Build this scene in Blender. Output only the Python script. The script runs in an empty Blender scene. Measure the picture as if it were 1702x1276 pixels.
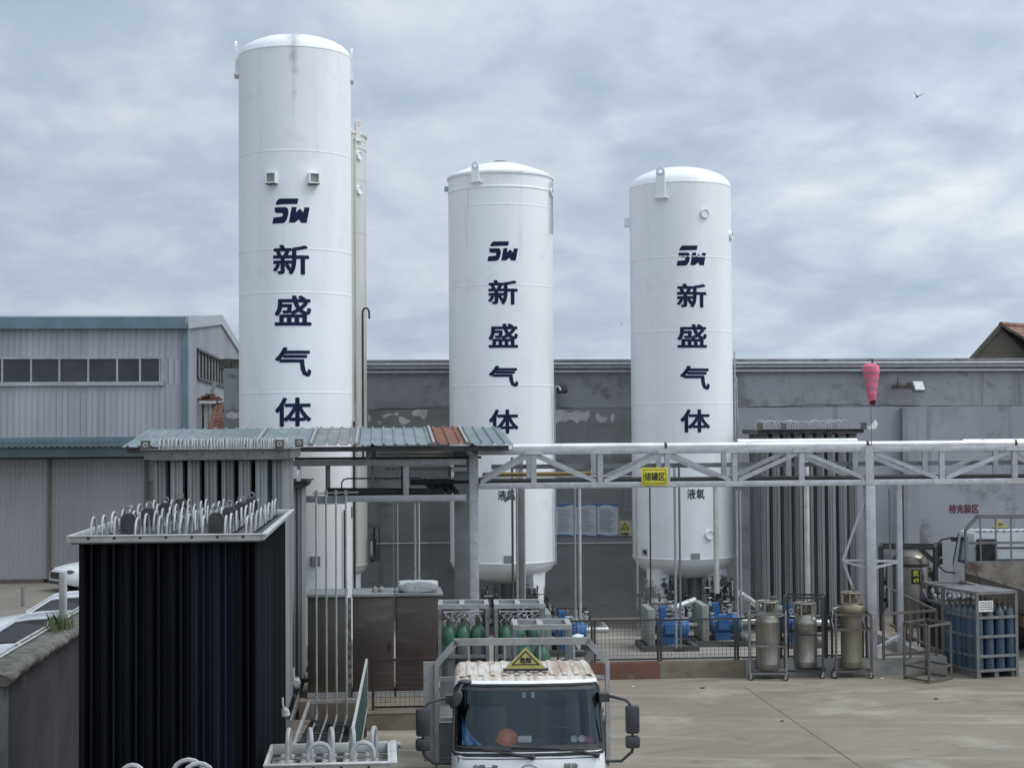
import bpy, bmesh, math, random
from mathutils import Vector, Matrix
random.seed(7)
R = math.radians
SC = bpy.context.scene
COL = SC.collection

# ------------------------------------------------------------------ camera
FPX, CX, CY = 2700.0, 851.0, 638.0          # focal length and centre in photo pixels (1702 x 1276)
YAW, PITCH, ROLL = R(4.72), R(1.77), R(0.40)
EYE = Vector((0, 0, 5.2))
F_ = Vector((math.sin(YAW)*math.cos(PITCH), math.cos(YAW)*math.cos(PITCH), math.sin(PITCH)))
R0 = Vector((math.cos(YAW), -math.sin(YAW), 0))
U0 = R0.cross(F_)
R_ = math.cos(ROLL)*R0 - math.sin(ROLL)*U0
U_ = math.cos(ROLL)*U0 + math.sin(ROLL)*R0
cam = bpy.data.cameras.new('camera')
cam.sensor_width = 36; cam.lens = 36*FPX/1702; cam.clip_end = 3000; cam.clip_start = 0.1
cam_o = bpy.data.objects.new('camera', cam)
COL.objects.link(cam_o)
cam_o.matrix_world = Matrix(((R_.x, U_.x, -F_.x, EYE.x), (R_.y, U_.y, -F_.y, EYE.y), (R_.z, U_.z, -F_.z, EYE.z), (0, 0, 0, 1)))
SC.camera = cam_o

# ------------------------------------------------------------------ sky, sun, exposure
SUN_EL, SUN_AZ = R(56), R(112)              # azimuth clockwise from +Y: behind the camera, to the right
w = bpy.data.worlds.new('World'); SC.world = w; w.use_nodes = True
nt = w.node_tree; N = nt.nodes; L = nt.links
N.clear()
def nn(t, **k):
    n = N.new(t)
    for a, b in k.items(): setattr(n, a, b)
    return n
def mth(op, a, b=None, c=None):
    n = nn('ShaderNodeMath', operation=op)
    for i, x in enumerate((a, b, c)):
        if x is None: continue
        if isinstance(x, (int, float)): n.inputs[i].default_value = x
        else: L.new(x, n.inputs[i])
    return n.outputs[0]
def mixc(f, a, b, mode='MIX'):
    n = nn('ShaderNodeMix', data_type='RGBA', blend_type=mode)
    for i, x in ((0, f), (6, a), (7, b)):
        if isinstance(x, (int, float)): n.inputs[i].default_value = x
        elif isinstance(x, tuple): n.inputs[i].default_value = (*x, 1)
        else: L.new(x, n.inputs[i])
    return n.outputs[2]
def ramp(f, stops):
    n = nn('ShaderNodeValToRGB'); e = n.color_ramp.elements
    while len(e) < len(stops): e.new(0.5)
    for i, (p, c) in enumerate(stops):
        e[i].position = p; e[i].color = (c, c, c, 1) if isinstance(c, (int, float)) else (*c, 1)
    L.new(f, n.inputs[0]); return n.outputs[0]
sky = nn('ShaderNodeTexSky', sky_type='NISHITA', sun_disc=False, sun_elevation=SUN_EL, sun_rotation=SUN_AZ, air_density=1.0, dust_density=1.5, ozone_density=1.0)
tc = nn('ShaderNodeTexCoord'); sep = nn('ShaderNodeSeparateXYZ'); L.new(tc.outputs['Generated'], sep.inputs[0])
zz = mth('MAXIMUM', sep.outputs[2], 0.0)
den = mth('MULTIPLY_ADD', zz, 0.75, 0.20)
cmb = nn('ShaderNodeCombineXYZ'); L.new(mth('DIVIDE', sep.outputs[0], den), cmb.inputs[0]); L.new(mth('DIVIDE', sep.outputs[1], den), cmb.inputs[1])
def cloudn(scale, detail, rough, off, dist=0.4, sx=1.0):
    m = nn('ShaderNodeMapping'); m.inputs['Scale'].default_value = (scale*sx, scale, 1); m.inputs['Location'].default_value = off
    L.new(cmb.outputs[0], m.inputs[0])
    t = nn('ShaderNodeTexNoise'); t.inputs['Scale'].default_value = 1; t.inputs['Detail'].default_value = detail
    t.inputs['Roughness'].default_value = rough; t.inputs['Distortion'].default_value = dist
    L.new(m.outputs[0], t.inputs[0]); return t.outputs[0]
n1 = cloudn(2.5, 9, 0.54, (3.1, 1.7, 0), 0.25, 1.25)
n2 = cloudn(1.0, 6, 0.5, (9.4, 4.2, 0), 0.3)
n3 = cloudn(6.5, 8, 0.55, (1.2, 7.7, 0), 0.3, 1.2)
n4 = cloudn(1.4, 5, 0.5, (5.5, 2.3, 0), 0.4, 1.1)
cover = ramp(mth('ADD', mth('MULTIPLY', n1, 0.6), mth('MULTIPLY', n2, 0.45)), [(0.36, 0.15), (0.56, 1.0)])
# cloud brightened round the sun, mostly out of view, added to light the scene
sd = Vector((math.sin(SUN_AZ)*math.cos(SUN_EL), math.cos(SUN_AZ)*math.cos(SUN_EL), math.sin(SUN_EL)))
dp = nn('ShaderNodeVectorMath', operation='DOT_PRODUCT'); dp.inputs[1].default_value = sd
nrm = nn('ShaderNodeVectorMath', operation='NORMALIZE'); L.new(tc.outputs['Generated'], nrm.inputs[0]); L.new(nrm.outputs[0], dp.inputs[0])
glow = mth('MULTIPLY_ADD', mth('POWER', mth('MAXIMUM', mth('MULTIPLY_ADD', dp.outputs[1], 0.5, 0.5), 0.0), 4.0), 2.3, 1.0)
shade = ramp(mth('ADD', mth('MULTIPLY', n1, 0.45), mth('ADD', mth('MULTIPLY', n3, 0.22), mth('MULTIPLY', n4, 0.38))), [(0.37, (2.9, 3.5, 4.25)), (0.49, (3.7, 4.35, 5.15)), (0.58, (4.4, 4.95, 5.6)), (0.70, (5.6, 5.9, 6.15))])
cb = nn('ShaderNodeCombineColor')
for i in range(3): L.new(glow, cb.inputs[i])
cl = mixc(1.0, shade, cb.outputs[0], 'MULTIPLY')
blue = mixc(0.12, (3.3, 4.15, 5.05), sky.outputs[0])
skyc = mixc(cover, blue, cl)
bg = nn('ShaderNodeBackground'); bg.inputs[1].default_value = 0.1
L.new(skyc, bg.inputs[0])
wo = nn('ShaderNodeOutputWorld'); L.new(bg.outputs[0], wo.inputs[0])
sun = bpy.data.lights.new('sun', 'SUN'); sun.energy = 1.25; sun.angle = R(28); sun.color = (1.0, 0.965, 0.91)
sun_o = bpy.data.objects.new('sun', sun); COL.objects.link(sun_o)
sun_o.rotation_euler = (-sd).to_track_quat('-Z', 'Y').to_euler(); sun_o.location = (20, -20, 40)
SC.view_settings.view_transform = 'Standard'; SC.view_settings.look = 'None'
SC.view_settings.exposure = 0.30; SC.view_settings.gamma = 1.0

# ------------------------------------------------------------------ measuring from the photograph
def ray(u, v): return F_ + R_*((u-CX)/FPX) + U_*((CY-v)/FPX)
def at_d(u, v, d): return EYE + ray(u, v)*d
def at(u, v, Y): r = ray(u, v); return EYE + r*((Y-EYE.y)/r.y)
def at_z(u, v, z): r = ray(u, v); return EYE + r*((z-EYE.z)/r.z)
def at_x(u, v, X): r = ray(u, v); return EYE + r*((X-EYE.x)/r.x)

# ------------------------------------------------------------------ materials
def mat(name, c1, c2=None, sc=2.0, rough=0.6, metal=0.0, st=1.0, lo=0.4, hi=0.62, c3=None, t3=(0.6, 0.68), sc3=None, bump=0.0, bsc=None, det=6, spec=0.5, rvar=0.0, st3=None, vary=0.06, layers=()):
    m = bpy.data.materials.new(name); m.use_nodes = True
    t = m.node_tree; n = t.nodes; l = t.links
    b = n['Principled BSDF']; b.inputs['Roughness'].default_value = rough; b.inputs['Metallic'].default_value = metal
    b.inputs['Specular IOR Level'].default_value = spec
    tx = n.new('ShaderNodeTexCoord'); oi = n.new('ShaderNodeObjectInfo')
    def noise(scale, stv, seed, detail=det):
        mp = n.new('ShaderNodeMapping'); mp.inputs['Scale'].default_value = (scale, scale, scale*stv)
        mp.inputs['Location'].default_value = (seed*3.7, seed*1.9, seed*5.3)
        ad = n.new('ShaderNodeVectorMath'); ad.operation = 'ADD'
        l.new(tx.outputs['Object'], ad.inputs[0])
        k = n.new('ShaderNodeMath'); k.operation = 'MULTIPLY'; k.inputs[1].default_value = 37.0; l.new(oi.outputs['Random'], k.inputs[0])
        l.new(k.outputs[0], ad.inputs[1]); l.new(ad.outputs[0], mp.inputs[0])
        no = n.new('ShaderNodeTexNoise'); no.inputs['Scale'].default_value = 1; no.inputs['Detail'].default_value = detail
        no.inputs['Roughness'].default_value = 0.62; l.new(mp.outputs[0], no.inputs[0]); return no.outputs[0]
    def rmp(f, a, b2):
        q = n.new('ShaderNodeMapRange'); q.interpolation_type = 'SMOOTHSTEP'
        q.inputs[1].default_value = a; q.inputs[2].default_value = b2; l.new(f, q.inputs[0]); return q.outputs[0]
    def mix(f, a, b2):
        q = n.new('ShaderNodeMix'); q.data_type = 'RGBA'; l.new(f, q.inputs[0])
        for i, x in ((6, a), (7, b2)):
            if isinstance(x, tuple): q.inputs[i].default_value = (*x, 1)
            else: l.new(x, q.inputs[i])
        return q.outputs[2]
    c2 = c2 or tuple(x*0.8 for x in c1)
    f1 = rmp(noise(sc, st, 1), lo, hi)
    col = mix(f1, c1, c2)
    if c3:
        col = mix(rmp(noise(sc3 or sc*1.7, st3 or st, 2), *t3), col, c3)
    for li, (lc, ls, lr, la, lb, ld, lk) in enumerate(layers):    # stains: colour, scale, turn, threshold from-to, detail, strength
        mp = n.new('ShaderNodeMapping'); mp.inputs['Scale'].default_value = ls; mp.inputs['Rotation'].default_value = (0, 0, lr); mp.inputs['Location'].default_value = (li*7.3, li*3.1, li*5.7)
        rt = n.new('ShaderNodeMapping'); rt.inputs['Rotation'].default_value = (0, 0, lr); mp.inputs['Rotation'].default_value = (0, 0, 0)
        l.new(tx.outputs['Object'], rt.inputs[0]); l.new(rt.outputs[0], mp.inputs[0])
        no = n.new('ShaderNodeTexNoise'); no.inputs['Scale'].default_value = 1; no.inputs['Detail'].default_value = ld; no.inputs['Roughness'].default_value = .6; no.inputs['Distortion'].default_value = .3; l.new(mp.outputs[0], no.inputs[0])
        f = rmp(no.outputs[0], la, lb); k = n.new('ShaderNodeMath'); k.operation = 'MULTIPLY'; k.inputs[1].default_value = lk; l.new(f, k.inputs[0])
        col = mix(k.outputs[0], col, lc)
    if vary:
        h = n.new('ShaderNodeHueSaturation'); k = n.new('ShaderNodeMath'); k.operation = 'MULTIPLY_ADD'
        l.new(oi.outputs['Random'], k.inputs[0]); k.inputs[1].default_value = 2*vary; k.inputs[2].default_value = 1-vary
        l.new(k.outputs[0], h.inputs['Value']); l.new(col, h.inputs['Color']); col = h.outputs[0]
    l.new(col, b.inputs['Base Color'])
    if rvar:
        k = n.new('ShaderNodeMath'); k.operation = 'MULTIPLY_ADD'; l.new(noise(sc*2.3, st, 3), k.inputs[0])
        k.inputs[1].default_value = rvar*2; k.inputs[2].default_value = rough-rvar; l.new(k.outputs[0], b.inputs['Roughness'])
    if bump:
        bp = n.new('ShaderNodeBump'); bp.inputs['Strength'].default_value = bump; bp.inputs['Distance'].default_value = 0.02
        l.new(noise(bsc or sc*6, 1.0, 4), bp.inputs['Height']); l.new(bp.outputs[0], b.inputs['Normal'])
    return m
M = {}
M['tank'] = mat('tank_paint', (.79, .795, .805), (.73, .735, .74), 0.9, 0.5, st=0.18, c3=(.60, .60, .58), t3=(.62, .78), sc3=1.6, st3=.10, rvar=.06, vary=.01, bump=.12, bsc=1.6, layers=[((.46, .42, .36), (3.2, 3.2, .14), 0, .60, .76, 8, .5), ((.62, .62, .61), (1.2, 1.2, 1.2), 0, .55, .72, 9, .4)])
M['cream'] = mat('cream_paint', (.62, .61, .56), (.53, .52, .47), 1.4, 0.5, st=0.12, c3=(.30, .27, .20), t3=(.62, .74), sc3=2.4, st3=.10, vary=.01)
M['navy'] = mat('navy_paint', (.010, .014, .046), (.014, .019, .055), 4, 0.6, vary=0, spec=.15)
M['blackp'] = mat('black_paint', (.012, .012, .012), (.02, .02, .02), 5, 0.55)
M['greywall'] = mat('grey_render', (.225, .226, .238), (.285, .287, .30), 0.55, .9, c3=(.12, .12, .127), t3=(.54, .70), sc3=1.3, bump=.5, bsc=9, vary=0, det=9, layers=[((.30, .30, .31), (1.1, 1.1, 1.3), 0, .52, .68, 9, .55), ((.10, .098, .098), (1.9, 1.9, .10), 0, .55, .72, 8, .6), ((.12, .12, .122), (2.4, 2.4, 2.0), 0, .55, .68, 9, .5), ((.33, .33, .33), (6, 6, 3), 0, .62, .70, 8, .6)])
M['greylow'] = mat('grey_render_lower', (.205, .209, .215), (.245, .248, .255), 0.35, .9, st=3, c3=(.130, .128, .120), t3=(.54, .76), sc3=.9, st3=3, bump=.3, bsc=7, vary=0, det=9, layers=[((.11, .105, .098), (1.6, 1.6, .12), 0, .55, .72, 8, .6)])
M['plaster'] = mat('bare_plaster', (.54, .53, .52), (.42, .41, .40), 4, .95, bump=.4)
M['conc'] = mat('concrete', (.215, .183, .140), (.170, .146, .112), 0.30, .9, c3=(.29, .262, .215), t3=(.50, .72), sc3=.55, st=1, bump=.25, bsc=6, det=10, vary=0, layers=[((.30, .27, .22), (.16, 1.5, 1), R(12), .50, .66, 9, .7), ((.13, .115, .092), (.22, 1.9, 1), R(-24), .54, .70, 9, .6), ((.115, .10, .08), (.9, .9, 1), 0, .58, .72, 10, .65), ((.31, .29, .25), (7, 7, 1), 0, .60, .72, 6, .35), ((.10, .09, .075), (4, 4, 1), 0, .70, .76, 5, .6)])
M['concgrey'] = mat('concrete_grey', (.30, .295, .28), (.22, .215, .20), 1.2, .9, c3=(.12, .115, .10), t3=(.58, .72), sc3=2.2, bump=.4, det=9)
M['floor'] = mat('pale_concrete', (.31, .285, .25), (.24, .222, .195), .8, .9, c3=(.19, .175, .155), t3=(.58, .75), sc3=1.3, vary=0, det=9)
M['dirt'] = mat('lot_ground', (.20, .178, .15), (.155, .14, .12), .25, .95, c3=(.25, .23, .20), t3=(.55, .7), sc3=.7, vary=0, det=9)
M['curbred'] = mat('red_curb', (.15, .068, .05), (.115, .06, .045), 1.5, .85, c3=(.18, .135, .105), t3=(.6, .72), sc3=2.5, det=8)
M['curb'] = mat('tan_curb', (.19, .158, .118), (.145, .12, .09), 1.4, .9, c3=(.12, .10, .08), t3=(.56, .68), sc3=2.2, det=8, bump=.3)
M['steel2'] = mat('light_steel', (.34, .34, .335), (.27, .27, .265), 6, .5, .15, c3=(.2, .17, .14), t3=(.64, .74), sc3=9)
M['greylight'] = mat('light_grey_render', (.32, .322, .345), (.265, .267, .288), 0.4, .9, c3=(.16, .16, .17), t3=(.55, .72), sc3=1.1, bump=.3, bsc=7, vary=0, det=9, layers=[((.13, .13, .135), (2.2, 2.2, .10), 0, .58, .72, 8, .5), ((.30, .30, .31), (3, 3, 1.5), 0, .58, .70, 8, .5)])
M['galv'] = mat('galvanised_steel', (.42, .42, .44), (.355, .355, .372), 5, .45, .25, c3=(.50, .50, .52), t3=(.55, .70), sc3=9, vary=.08)
M['steel'] = mat('grey_painted_steel', (.185, .187, .185), (.145, .147, .143), 4, .55, .1, c3=(.13, .09, .065), t3=(.56, .68), sc3=6)
M['alu'] = mat('fin_aluminium', (.36, .37, .37), (.27, .275, .28), 2, .55, .08, st=.08, vary=.16)
M['aludark'] = mat('fin_dark', (.010, .012, .018), (.005, .006, .008), 2, .55, .0, st=.05, vary=.6, spec=.25)
M['aludarkglint'] = mat('fin_dark_glint', (.022, .030, .048), (.012, .016, .026), 2, .5, .0, st=.05, vary=.3, spec=.25)  # bluish highlight put into the colour of one fin column
M['bend'] = mat('bend_aluminium', (.40, .40, .40), (.31, .31, .31), 6, .5, .1)
M['whiteframe'] = mat('pale_frame', (.46, .46, .445), (.37, .37, .36), 5, .5, .15, c3=(.26, .22, .18), t3=(.66, .76), sc3=8)
M['silver'] = mat('pipe_cladding', (.72, .71, .69), (.58, .57, .55), 2, .30, .55, st=1, c3=(.40, .37, .33), t3=(.62, .74), sc3=4, rvar=.08)
M['stain'] = mat('stainless', (.36, .335, .30), (.27, .25, .225), 3, .34, .75, st=.3, rvar=.1, layers=[((.15, .115, .085), (4, 4, 1.4), 0, .54, .70, 9, .65), ((.52, .50, .47), (9, 9, 1), 0, .60, .70, 8, .5)])
M['stainvessel'] = mat('vessel_steel', (.20, .18, .15), (.15, .135, .115), 2, .3, .7, st=.3, rvar=.08)
M['stainwarm'] = mat('stainless_warm', (.33, .265, .20), (.25, .205, .155), 3, .36, .7, st=.3, rvar=.1)
M['stainolive'] = mat('olive_steel', (.24, .215, .165), (.18, .16, .125), 2, .45, .45, st=.2)
M['ruststeel'] = mat('rusty_steel', (.125, .108, .095), (.095, .08, .07), 5, .7, .1, c3=(.15, .085, .06), t3=(.56, .68), sc3=9)
M['darksteel'] = mat('dark_steel', (.05, .05, .052), (.035, .033, .032), 5, .55, .2)
M['rubber'] = mat('black_rubber', (.02, .02, .021), (.032, .032, .033), 5, .6)
M['mirror_black'] = mat('mirror_housing', (.035, .036, .04), (.045, .046, .05), 5, .45)
M['cabwhite'] = mat('cab_white', (.76, .77, .78), (.68, .69, .70), 2, .25, vary=.01, c3=(.55, .53, .50), t3=(.66, .8), sc3=4)
M['cabroof'] = mat('rusty_cab_roof', (.56, .53, .48), (.50, .46, .40), 3.5, .5, det=8, vary=.01, layers=[((.30, .20, .13), (5, .7, 1), 0, .44, .58, 9, .8), ((.20, .10, .06), (9, 1.4, 1), 0, .55, .66, 9, .8), ((.60, .58, .55), (12, 2, 1), 0, .58, .66, 8, .7)])
M['whitecar'] = mat('car_white', (.78, .79, .80), (.75, .76, .77), 2, .15, vary=.01)
M['silvercar'] = mat('car_silver', (.62, .63, .66), (.60, .61, .64), 2, .18, .2, vary=.01)
M['blue'] = mat('motor_blue', (.035, .15, .36), (.03, .115, .28), 5, .4, c3=(.05, .06, .08), t3=(.64, .74))
M['cylblue'] = mat('cylinder_blue', (.052, .088, .135), (.042, .068, .105), 3, .5, st=.3, c3=(.09, .10, .11), t3=(.58, .70), sc3=7, vary=.2)
M['cylgreen'] = mat('cylinder_green', (.04, .13, .075), (.035, .095, .058), 4, .35, vary=.12)
M['cylgrey'] = mat('cylinder_grey', (.14, .15, .148), (.105, .115, .112), 3, .45, st=.3, vary=.12)
M['cyldark'] = mat('cylinder_dark', (.028, .026, .038), (.05, .045, .05), 3, .4, vary=.2)
M['brass'] = mat('brass', (.16, .135, .10), None, 9, .5, .5)
M['rust_sheet'] = mat('rust_sheet', (.195, .082, .055), (.15, .062, .042), 2.5, .9, c3=(.115, .07, .055), t3=(.52, .66), sc3=4)
M['roofblue'] = mat('roof_sheet_blue', (.165, .212, .222), (.13, .168, .176), 1.2, .55, st=1, c3=(.27, .29, .28), t3=(.54, .68), sc3=3.5, vary=.12)
M['roofworn'] = mat('roof_sheet_worn', (.165, .195, .20), (.17, .155, .15), 1.6, .65, c3=(.30, .24, .22), t3=(.5, .62), sc3=2.5, vary=.1)
M['siding'] = mat('warehouse_siding', (.385, .388, .41), (.325, .328, .348), 0.5, .5, st=.15, c3=(.27, .27, .29), t3=(.58, .76), sc3=.8, st3=.1, vary=0, layers=[((.46, .46, .48), (4.6, 4.6, .02), 0, .5, .6, 2, .35), ((.20, .19, .19), (2.5, 2.5, .25), 0, .64, .76, 8, .5)])
M['doorgrey'] = mat('door_sheet', (.285, .28, .285), (.245, .24, .245), .5, .55, st=.2, c3=(.12, .115, .11), t3=(.68, .80), sc3=.9, st3=.4, vary=.03)
M['trimblue'] = mat('blue_trim', (.13, .195, .225), (.105, .16, .185), 1, .5, c3=(.09, .13, .14), t3=(.6, .75))
M['awning'] = mat('green_awning', (.06, .085, .09), (.048, .068, .072), 1.5, .55)
M['frame_al'] = mat('window_aluminium', (.40, .41, .42), None, 3, .4, .4)
M['tile'] = mat('roof_tile', (.21, .10, .075), (.13, .065, .05), 3, .85, c3=(.27, .18, .14), t3=(.55, .65), sc3=6, vary=.15)
M['gable'] = mat('brown_gable', (.115, .10, .08), (.09, .085, .065), .6, .95, c3=(.075, .078, .05), t3=(.54, .7), det=8)
M['signpale'] = mat('sign_cream', (.50, .48, .33), None, 4, .6)
M['brown'] = mat('brown_cabinet', (.062, .048, .042), (.048, .037, .031), 1.5, .40, c3=(.085, .075, .062), t3=(.5, .7), sc3=1, st3=3, vary=.12)
M['olive'] = mat('olive_panel', (.060, .056, .042), (.048, .044, .034), 1.5, .45)
M['yellow'] = mat('sign_yellow', (.62, .56, .045), (.55, .49, .04), 3, .5)
M['yellowpale'] = mat('sign_pale_yellow', (.46, .42, .13), (.38, .35, .11), 3, .5)
M['pink'] = mat('windsock_pink', (.68, .17, .26), (.56, .13, .20), 5, .8, vary=0)
M['pinkdark'] = mat('windsock_band', (.30, .22, .24), (.36, .20, .24), 6, .8, vary=0)
M['pinkin'] = mat('windsock_inside', (.16, .015, .035), None, 5, .9, vary=0)
M['paper'] = mat('poster_paper', (.52, .55, .60), (.46, .49, .54), 3, .7)
M['posterblue'] = mat('poster_blue', (.05, .12, .30), (.08, .17, .36), 5, .6)
M['ink'] = mat('ink', (.20, .20, .25), None, 5, .7)
M['signwhite'] = mat('sign_white', (.66, .65, .60), None, 4, .6)
M['redink'] = mat('red_ink', (.13, .035, .055), (.11, .03, .05), 5, .8)
M['orange'] = mat('helmet_orange', (.62, .17, .045), (.50, .13, .035), 4, .4, vary=0)
M['bluecloth'] = mat('blue_cloth', (.10, .27, .55), (.16, .36, .62), 6, .8, bump=.4)
M['rag'] = mat('white_rag', (.72, .72, .72), (.6, .6, .6), 8, .9)
M['bag'] = mat('white_bag', (.42, .43, .43), (.33, .335, .33), 6, .8, c3=(.17, .20, .28), t3=(.58, .66), sc3=14, bump=.6)
M['leaf'] = mat('weed_leaf', (.07, .105, .03), (.13, .16, .06), 9, .8, vary=.3)
M['meshgreen'] = mat('green_mesh', (.05, .075, .07), None, 5, .7)
M['redframe'] = mat('maroon_steel', (.042, .016, .015), (.03, .013, .012), 6, .6)
M['darkint'] = mat('dark_interior', (.015, .016, .018), None, 5, .8)
M['stonecap'] = mat('weathered_coping', (.12, .112, .10), (.06, .056, .05), 4, .95, c3=(.20, .185, .165), t3=(.58, .7), sc3=7, bump=.9, bsc=14, det=9)
M['wallshade'] = mat('shaded_stained_wall', (.032, .031, .034), (.021, .020, .022), 1.3, .95, c3=(.055, .053, .053), t3=(.56, .74), sc3=2, st3=.3, bump=.5, bsc=10, det=9)  # shade of the wall face put into the dark base colour, plus stains
M['pillar'] = mat('wall_pillar', (.15, .147, .145), (.11, .108, .106), 2, .95, c3=(.08, .078, .075), t3=(.6, .7), sc3=4, st3=.3, bump=.5, bsc=10)
M['bird'] = mat('bird_feather', (.03, .045, .06), None, 9, .8)
M['housing'] = mat('pump_guard', (.27, .285, .262), (.22, .235, .215), 4, .6, c3=(.2, .19, .16), t3=(.62, .74))
M['pumpbase'] = mat('skid_green', (.10, .105, .095), (.07, .072, .066), 4, .7)
M['tray'] = mat('cable_tray_grey', (.225, .24, .245), (.19, .20, .205), 2, .5, .2)
M['pipeyellow'] = mat('pipe_yellow', (.24, .17, .05), None, 4, .5)
M['pipedark'] = mat('black_insulation', (.022, .023, .024), (.035, .036, .037), 5, .8)
M['lampglass'] = mat('lamp_glass', (.55, .56, .55), None, 4, .2)
M['headlight'] = mat('headlight_glass', (.30, .31, .33), None, 4, .1)
M['tyre'] = M['rubber']
def glass(name, tint, refl=1.0):
    m = bpy.data.materials.new(name); m.use_nodes = True; t = m.node_tree; n = t.nodes; l = t.links; n.clear()
    o = n.new('ShaderNodeOutputMaterial'); mx = n.new('ShaderNodeMixShader'); tr = n.new('ShaderNodeBsdfTransparent'); gl = n.new('ShaderNodeBsdfGlossy')
    fr = n.new('ShaderNodeFresnel'); fr.inputs[0].default_value = 1.5
    tr.inputs[0].default_value = (*tint, 1); gl.inputs[0].default_value = (refl*.78, refl*.9, refl, 1); gl.inputs['Roughness'].default_value = 0.02
    l.new(fr.outputs[0], mx.inputs[0]); l.new(tr.outputs[0], mx.inputs[1]); l.new(gl.outputs[0], mx.inputs[2]); l.new(mx.outputs[0], o.inputs[0])
    return m
M['glass'] = glass('windscreen_glass', (.86, .90, .94))
M['darkglass'] = mat('dark_glass', (.022, .024, .030), (.034, .032, .040), 1.2, .12, vary=.3)
M['paleglass'] = mat('dusty_glass', (.30, .33, .33), (.24, .26, .26), 1.0, .25, vary=.2)

# tank paint with one grime run down from the dome
def grime(m, x0, z0, w0, h):
    t = m.node_tree; n = t.nodes; l = t.links; b = n['Principled BSDF']
    src = b.inputs['Base Color'].links[0].from_socket
    tx = n.new('ShaderNodeTexCoord'); s = n.new('ShaderNodeSeparateXYZ'); l.new(tx.outputs['Object'], s.inputs[0])
    def mt(op, a, b2, c=None):
        k = n.new('ShaderNodeMath'); k.operation = op; k.use_clamp = False
        for i, x in enumerate((a, b2, c)):
            if x is None: continue
            if isinstance(x, (int, float)): k.inputs[i].default_value = x
            else: l.new(x, k.inputs[i])
        return k.outputs[0]
    dz = mt('DIVIDE', mt('SUBTRACT', z0, s.outputs[2]), h)           # 0 at the top of the run, 1 at its foot
    wd = mt('MULTIPLY', mt('SUBTRACT', 1.0, dz), w0)
    no = n.new('ShaderNodeTexNoise'); no.inputs['Scale'].default_value = 5; no.inputs['Detail'].default_value = 7; l.new(tx.outputs['Object'], no.inputs[0])
    dx = mt('ABSOLUTE', mt('SUBTRACT', s.outputs[0], x0), None)
    edge = mt('SUBTRACT', mt('ADD', wd, mt('MULTIPLY', mt('SUBTRACT', no.outputs[0], .5), w0*1.4)), dx)
    e = n.new('ShaderNodeMapRange'); e.inputs[1].default_value = 0; e.inputs[2].default_value = w0*.9; e.inputs[4].default_value = .75; l.new(edge, e.inputs[0])
    fr = mt('LESS_THAN', s.outputs[1], 0.3)
    f = mt('MULTIPLY', mt('MULTIPLY', e.outputs[0], fr), mt('MULTIPLY', mt('GREATER_THAN', dz, -.05), mt('LESS_THAN', dz, 1.1)))
    mx = n.new('ShaderNodeMix'); mx.data_type = 'RGBA'; l.new(f, mx.inputs[0]); l.new(src, mx.inputs[6]); mx.inputs[7].default_value = (.36, .36, .34, 1)
    l.new(mx.outputs[2], b.inputs['Base Color'])

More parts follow.
